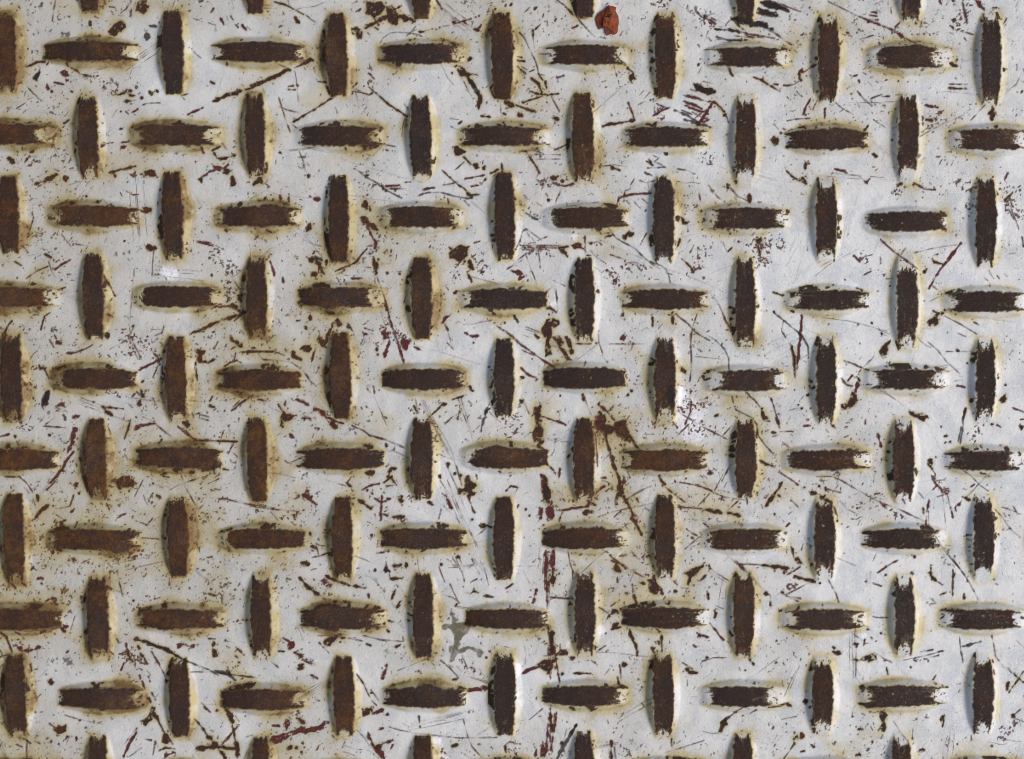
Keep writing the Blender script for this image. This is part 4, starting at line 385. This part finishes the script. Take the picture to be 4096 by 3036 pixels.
spr = smooth(N_FINE * .75 + N_TINY * .5 + SPK_R * 1.15, 1.35, 2.0) * (SPK_R > 0.02)
# a scatter of specks everywhere
spe = smooth(N_FINE * .8 + N_TINY * .5 + N_BIG * .22 + N_HUGE * .2 - .28 * ((xs - CX) / 2048)[None, :], 1.75, 2.5)
TONE = np.where((spr > .15) & (BARE < .3), .9, TONE)
BARE = np.maximum(BARE, np.maximum(spr * .9, spe * .75 * KEEP))
DARK = np.maximum(DARK, SPK_G * .75)
FRESH *= (1 - BARE)

XX0 = ((xs - CX) / 2048)[None, :]
# rust bleeding into the paint round every bare place
flat = BARE * (KEEP > .9) * (1 - .8 * TONE)
bleed = np.clip(gblur(flat, 2.2) * .75 + gblur(flat, 7) * .8, 0, 1)
STAIN = np.clip(np.maximum(STAIN, .8 * bleed) + .4 * bleed * STAIN + .20 * smooth(N_BIG2 + .7 * N_HUGE - .5 * XX0, .5, 2.4), 0, 1)
STAIN = gblur(STAIN, .8)
XX = ((xs - CX) / 2048)[None, :]
YY = ((ys - CY) / 1518)[:, None]
GRIME_SHADE = np.clip(.56 - .50 * XX - .05 * YY + .16 * N_HUGE + .14 * N_BIG, 0, 1).astype(np.float32)  # mottled grime, with the light's falloff towards the left painted in
BIAS = np.clip(.5 - .30 * XX + .14 * N_HUGE + BIASK, 0, 1).astype(np.float32)     # orange rust to the left, purple-brown to the right

# paint has a thickness: chips are sunk, fresh dabs and the scale on the crowns stand proud; the sheet itself is not quite flat
Z = Z - 1.1 * gblur(np.clip(BARE, 0, 1), .6) * (KEEP > .9) + .9 * gblur(FRESH, .8) + .35 * N_MED * .35 + N_BIG * .22 + .45 * BARE * N_MED2 * (KEEP < .9)

# ---------------------------------------------------------------- materials
def new_mat(name):
    m = bpy.data.materials.new(name)
    m.use_nodes = True
    nt = m.node_tree
    nt.nodes.clear()
    o = nt.nodes.new('ShaderNodeOutputMaterial')
    b = nt.nodes.new('ShaderNodeBsdfPrincipled')
    nt.links.new(b.outputs[0], o.inputs[0])
    return m, nt, b

class NT:
    def __init__(s, nt): s.nt = nt
    def n(s, t, **kw):
        q = s.nt.nodes.new(t)
        for k, v in kw.items(): setattr(q, k, v)
        return q
    def l(s, a, b): s.nt.links.new(a, b)
    def setin(s, sock, v):
        if hasattr(v, 'is_output'): s.l(v, sock)
        elif isinstance(v, (tuple, list)): sock.default_value = (*v, 1.0) if len(v) == 3 and len(sock.default_value) == 4 else v
        else: sock.default_value = v
    def mix(s, f, a, b, mode='MIX'):
        q = s.n('ShaderNodeMix', data_type='RGBA', blend_type=mode)
        s.setin(q.inputs[0], f); s.setin(q.inputs[6], a); s.setin(q.inputs[7], b)
        return q.outputs[2]
    def math(s, op, a, b=0.0, c=None, clamp=False):
        q = s.n('ShaderNodeMath', operation=op, use_clamp=clamp)
        s.setin(q.inputs[0], a); s.setin(q.inputs[1], b)
        if c is not None: s.setin(q.inputs[2], c)
        return q.outputs[0]
    def noise(s, vec, sc, det=2.0, ro=.55, dist=0.0):
        q = s.n('ShaderNodeTexNoise')
        s.l(vec, q.inputs['Vector'])
        q.inputs['Scale'].default_value = sc
        q.inputs['Detail'].default_value = det
        q.inputs['Roughness'].default_value = ro
        q.inputs['Distortion'].default_value = dist
        return q.outputs['Fac']
    def step(s, v, a, b):
        q = s.n('ShaderNodeMapRange', interpolation_type='SMOOTHSTEP')
        s.setin(q.inputs[0], v); q.inputs[1].default_value = a; q.inputs[2].default_value = b
        return q.outputs[0]
    def ramp(s, v, stops):
        q = s.n('ShaderNodeValToRGB')
        el = q.color_ramp.elements
        while len(el) < len(stops): el.new(.5)
        for e_, (p, c) in zip(el, stops): e_.position = p; e_.color = (*c, 1)
        s.l(v, q.inputs[0])
        return q.outputs[0]

mat, nt, bsdf = new_mat('worn_white_paint_over_rusty_steel')
T = NT(nt)
geo = T.n('ShaderNodeNewGeometry')
pos = geo.outputs['Position']
def attr(name):
    q = T.n('ShaderNodeAttribute', attribute_name=name)
    sp = T.n('ShaderNodeSeparateColor')
    T.l(q.outputs['Color'], sp.inputs[0])
    return sp.outputs[0], sp.outputs[1], sp.outputs[2], q.outputs['Alpha']
bare, tone, dark, graze = attr('wear')
stain, fresh, olive, grime_shade = attr('soil_shade')
U1 = 1 / S                                    # noise scale 1 = one feature per plate unit
n_fine, n_mid = T.noise(pos, U1 / 8, 5, .72), T.noise(pos, U1 / 26, 5, .65)
n_big, n_huge = T.noise(pos, U1 / 90, 4), T.noise(pos, U1 / 420, 3)
n_grain = T.noise(pos, U1 / 3.4, 2, .7)
# paint
paint = T.mix(n_huge, (.60, .612, .632), (.655, .660, .662))
paint = T.mix(T.step(n_big, .42, .68), paint, (.535, .565, .61))
paint = T.mix(T.math('MULTIPLY', grime_shade, .85), paint, (.405, .395, .36))  # dirty tint that also darkens the left side as painted light falloff
paint = T.mix(T.math('MULTIPLY', T.step(n_grain, .58, .74), .30), paint, (.26, .25, .24))
paint = T.mix(T.math('MULTIPLY', T.step(n_fine, .48, .72), .42), paint, (.36, .345, .32))
smud = T.math('MULTIPLY', T.step(T.noise(pos, U1 / 130, 5, .65, .6), .56, .70), T.step(n_fine, .42, .66))
paint = T.mix(T.math('MULTIPLY', smud, .60), paint, (.24, .26, .30))
paint = T.mix(T.math('MULTIPLY', T.step(T.noise(pos, U1 / 15, 5, .75), .50, .72), .30), paint, (.40, .38, .345))
paint = T.mix(fresh, paint, (.74, .74, .82))
st = T.math('ADD', stain, T.math('MULTIPLY', T.math('SUBTRACT', n_mid, .5), T.math('MULTIPLY', stain, .9)), clamp=True)
paint = T.mix(T.step(st, .03, .5), paint, T.mix(1.0, paint, (.84, .72, .42), 'MULTIPLY'))
paint = T.mix(T.math('MULTIPLY', T.step(st, .46, 1.0), .88), paint, (.15, .085, .022))
paint = T.mix(T.math('MULTIPLY', olive, .9), paint, T.mix(n_mid, (.050, .038, .012), (.090, .070, .026)))
paint = T.mix(T.math('MULTIPLY', graze, .62), paint, (.20, .20, .23))
# rust
bias = T.n('ShaderNodeAttribute', attribute_name='rust_bias').outputs['Fac']
rv = T.math('ADD', T.math('MULTIPLY', n_mid, .70), T.math('ADD', T.math('MULTIPLY', n_big, .80), T.math('SUBTRACT', T.math('MULTIPLY', bias, .40), .50)))
rust = T.ramp(rv, [(.24, (.021, .0120, .0105)), (.40, (.032, .0140, .0092)), (.53, (.040, .0152, .0066)), (.66, (.068, .0255, .0058)), (.84, (.115, .046, .009))])
rust = T.mix(T.math('MULTIPLY', T.step(n_fine, .58, .80), .45), rust, (.10, .078, .060))
rust = T.mix(T.math('MULTIPLY', T.step(n_grain, .60, .78), .50), rust, (.15, .12, .09))
rust = T.mix(T.math('MULTIPLY', T.step(n_grain, .40, .28), .55), rust, (.010, .007, .007))
pol = T.n('ShaderNodeAttribute', attribute_name='polish').outputs['Fac']
rust = T.mix(T.math('MULTIPLY', T.math('MULTIPLY', pol, .72), T.step(n_fine, .45, .72)), rust, (.075, .070, .074))
rust = T.mix(T.math('MULTIPLY', T.step(T.noise(pos, U1 / 13, 4, .75), .48, .74), .40), rust, T.mix(n_big, (.060, .028, .014), (.105, .075, .058)))
rust = T.mix(T.math('MULTIPLY', T.step(T.noise(pos, U1 / 16, 4, .7), .52, .68), .6), rust, (.014, .009, .009))
prim = T.mix(n_mid, (.062, .011, .011), (.15, .030, .028))
rust = T.mix(T.math('MULTIPLY', tone, .72), rust, prim)
edge = T.math('MULTIPLY', T.math('MULTIPLY', bare, T.math('SUBTRACT', 1.0, bare)), T.math('MULTIPLY', T.math('SUBTRACT', n_grain, .5), 3.4))
bm = T.math('ADD', bare, edge, clamp=True)
col = T.mix(bm, paint, rust)
col = T.mix(dark, col, T.mix(n_mid, (.010, .007, .006), (.026, .018, .016)))
T.l(col, bsdf.inputs['Base Color'])
rough = T.math('ADD', T.math('MULTIPLY', T.math('MAXIMUM', bm, dark), .36), T.math('ADD', .47, T.math('MULTIPLY', T.math('SUBTRACT', n_mid, .5), .25)))
T.l(rough, bsdf.inputs['Roughness'])
bsdf.inputs['Specular IOR Level'].default_value = .35
hgt = T.math('ADD', T.math('MULTIPLY', n_fine, T.math('MULTIPLY_ADD', T.step(n_big, .35, .62), 2.4, .6)), T.math('ADD', T.math('MULTIPLY', n_grain, .7), T.math('MULTIPLY', n_mid, 2.0)))
hgt = T.math('ADD', hgt, T.math('MULTIPLY', T.math('MULTIPLY', n_fine, bm), 4.5))
bump = T.n('ShaderNodeBump')
bump.inputs['Strength'].default_value = 1.0
bump.inputs['Distance'].default_value = S * 1.0
T.l(hgt, bump.inputs['Height'])
T.l(bump.outputs[0], bsdf.inputs['Normal'])

# ---------------------------------------------------------------- the plate
col_ = scene.collection
def link(name, data, parent=None, loc=(0, 0, 0)):
    o = bpy.data.objects.new(name, data)
    col_.objects.link(o)
    o.location = loc
    if parent: o.parent = parent
    return o

plate = link('tread_plate', None)
plate['label'] = 'white painted steel tread plate with crossed raised lugs worn down to brown rust'
plate['category'] = 'tread plate'

GX, GY = np.meshgrid((xs - CX) * S, (CY - ys) * S)
GZ = Z * S
dzy, dzx = np.gradient(GZ, (CY - ys) * S, (xs - CX) * S)
NRM = np.stack([-dzx, -dzy, np.ones_like(GZ)], -1)
NRM /= np.linalg.norm(NRM, axis=-1, keepdims=True)
CO = np.stack([GX, GY, GZ], -1).reshape(-1, 3).astype(np.float32)
NRM = NRM.reshape(-1, 3).astype(np.float32)
WEAR = np.clip(np.stack([BARE, TONE, DARK, GRAZE], -1), 0, 1).reshape(-1, 4).astype(np.float32)
SOIL_SHADE = np.clip(np.stack([STAIN, FRESH, OLIVE, GRIME_SHADE], -1), 0, 1).reshape(-1, 4).astype(np.float32)
BIASF, POLISHF = BIAS.reshape(-1), POLISH.reshape(-1).astype(np.float32)
idx = np.arange(NX * NY, dtype=np.int32).reshape(NY, NX)
QUAD = np.stack([idx[1:, :-1], idx[1:, 1:], idx[:-1, 1:], idx[:-1, :-1]], -1)     # counter-clockwise seen from above

def grid_part(name, quads, origin=(0, 0, 0), skirt=False):
    v, inv = np.unique(quads.reshape(-1), return_inverse=True)
    me = bpy.data.meshes.new(name)
    nf = len(quads)
    me.vertices.add(len(v)); me.loops.add(nf * 4); me.polygons.add(nf)
    me.vertices.foreach_set('co', (CO[v] - np.array(origin, np.float32)).ravel())
    me.loops.foreach_set('vertex_index', inv.astype(np.int32).ravel())
    me.polygons.foreach_set('loop_start', np.arange(0, nf * 4, 4, dtype=np.int32))
    me.polygons.foreach_set('use_smooth', np.ones(nf, bool))
    for nm_, src in (('wear', WEAR), ('soil_shade', SOIL_SHADE)):
        at = me.attributes.new(nm_, 'FLOAT_COLOR', 'POINT')
        at.data.foreach_set('color', src[v].ravel())
    for nm_, src in (('rust_bias', BIASF), ('polish', POLISHF)):
        at = me.attributes.new(nm_, 'FLOAT', 'POINT')
        at.data.foreach_set('value', src[v])
    me.update(calc_edges=True)
    me.normals_split_custom_set_from_vertices(NRM[v])
    me.materials.append(mat)
    return link(name, me, plate, origin)

lid = LUGID.reshape(-1)
qf = QUAD.reshape(-1, 4)
grid_part('base_sheet', qf[lid < 0])
order = np.argsort(lid, kind='stable')
sl = lid[order]
for k in range(len(lugs)):
    i0, i1 = np.searchsorted(sl, k), np.searchsorted(sl, k, 'right')
    if i1 - i0 < 12:
        continue
    q = qf[order[i0:i1]]
    cen = CO[q.reshape(-1)].mean(0)
    o = grid_part('raised_lug', q, (float(cen[0]), float(cen[1]), 0.0))
# the steel below and the cut edge of the sheet
def slab():
    x0, x1, y0, y1 = GX.min(), GX.max(), GY.min(), GY.max()
    t, g = -0.0004, -0.006
    v = [(x0, y0, t), (x1, y0, t), (x1, y1, t), (x0, y1, t), (x0, y0, g), (x1, y0, g), (x1, y1, g), (x0, y1, g)]
    f = [(4, 7, 6, 5), (0, 4, 5, 1), (1, 5, 6, 2), (2, 6, 7, 3), (3, 7, 4, 0), (0, 1, 2, 3)]
    me = bpy.data.meshes.new('steel_core')
    me.from_pydata(v, [], f)
    m2, n2, b2 = new_mat('rusty_steel_edge')
    t2 = NT(n2)
    g2 = t2.n('ShaderNodeNewGeometry')
    t2.l(t2.ramp(t2.noise(g2.outputs['Position'], 300, 4), [(.3, (.03, .016, .011)), (.7, (.10, .042, .014))]), b2.inputs['Base Color'])
    b2.inputs['Roughness'].default_value = .85
    me.materials.append(m2)
    return link('steel_core', me, plate)
slab()

# ---------------------------------------------------------------- the crumpled orange scrap lying near the top edge
def scrap_mat(name, c0, c1):
    m, n_, b_ = new_mat(name)
    t_ = NT(n_)
    g_ = t_.n('ShaderNodeNewGeometry')
    v_ = t_.noise(g_.outputs['Position'], U1 / 22, 5, .6)
    f_ = t_.noise(g_.outputs['Position'], U1 / 6, 2)
    c_ = t_.mix(t_.step(v_, .32, .68), c0, c1)
    c_ = t_.mix(t_.math('MULTIPLY', t_.step(f_, .58, .74), .4), c_, (.05, .018, .008))
    t_.l(c_, b_.inputs['Base Color'])
    b_.inputs['Roughness'].default_value = .8
    bp = t_.n('ShaderNodeBump'); bp.inputs['Strength'].default_value = .7; bp.inputs['Distance'].default_value = S * 3
    t_.l(t_.math('ADD', v_, f_), bp.inputs['Height']); t_.l(bp.outputs[0], b_.inputs['Normal'])
    return m

scrap = link('crumpled_scrap', None, None, ((P('C', 870, 170)[0] - CX) * S, (CY - P('C', 870, 170)[1]) * S, 0.0))
scrap['label'] = 'small crumpled orange-brown dry scrap lying loose near the top edge'
scrap['category'] = 'dry scrap'
def crumpled(name, outline, folds, mt, thick=5.0):
    """outline: (x, y, height) round the edge, folds: (x, y, height) creases inside; heights in plate units"""
    pts = outline + folds
    n = len(outline)
    c2 = [Vector(P('C', p[0], p[1])) for p in pts]
    res = delaunay_2d_cdt(c2, [(i, (i + 1) % n) for i in range(n)], [list(range(n))], 1, 1e-6)
    vs, fs, orig = res[0], res[2], res[3]
    hz = [pts[o[0]][2] if o else 8 for o in orig]
    me = bpy.data.meshes.new(name)
    vv = [((v.x - CX) * S - scrap.location.x, (CY - v.y) * S - scrap.location.y, h * .62 * S) for v, h in zip(vs, hz)]
    me.from_pydata(vv, [], [tuple(f) for f in fs])
    me.update()
    if me.polygons and me.polygons[0].normal.z < 0:
        me.flip_normals()
    me.materials.append(mt)
    o = link(name, me, scrap)
    s_ = o.modifiers.new('subdivision', 'SUBSURF'); s_.subdivision_type = 'SIMPLE'; s_.levels = s_.render_levels = 3
    tx = bpy.data.textures.new(name + '_creases', 'CLOUDS'); tx.noise_scale = S * 26
    dm = o.modifiers.new('creases', 'DISPLACE'); dm.texture = tx; dm.strength = S * 7; dm.mid_level = .5; dm.direction = 'Z'
    so = o.modifiers.new('thickness', 'SOLIDIFY'); so.thickness = thick * S; so.offset = -1
    return o
m_dark = scrap_mat('dry_leaf_dark', (.11, .018, .005), (.17, .030, .007))
m_mid = scrap_mat('dry_leaf_orange', (.145, .026, .006), (.21, .043, .010))
m_pale = scrap_mat('dry_leaf_pale', (.17, .032, .007), (.24, .052, .013))
crumpled('torn_body', [(880, 45, 16), (915, 55, 20), (942, 62, 13), (936, 92, 18), (960, 140, 20), (962, 190, 16), (950, 270, 9), (925, 284, 8), (905, 274, 12), (870, 290, 7), (850, 265, 10), (855, 238, 16), (828, 228, 12), (802, 238, 8), (782, 200, 9), (774, 152, 10), (800, 108, 12), (850, 75, 16)],
         [(835, 130, 26), (880, 95, 30), (860, 190, 28), (900, 160, 34), (815, 175, 16), (910, 230, 22), (885, 250, 14), (930, 120, 30)], m_dark)
crumpled('upper_fold', [(880, 48, 25), (938, 66, 20), (932, 95, 30), (955, 140, 30), (905, 145, 40), (870, 140, 40), (845, 140, 34), (858, 95, 30)], [(890, 95, 41), (915, 110, 38)], m_mid)
crumpled('lower_fold', [(838, 145, 38), (900, 150, 46), (948, 160, 36), (956, 195, 32), (948, 262, 17), (925, 272, 14), (905, 255, 20), (872, 225, 26), (832, 215, 26)], [(890, 190, 47), (925, 215, 33), (862, 180, 40)], m_pale)
crumpled('dark_curl', [(878, 128, 47), (912, 122, 47), (928, 138, 46), (910, 152, 52), (880, 152, 52)], [(900, 138, 56)], scrap_mat('dry_leaf_charred', (.05, .016, .008), (.12, .04, .015)))
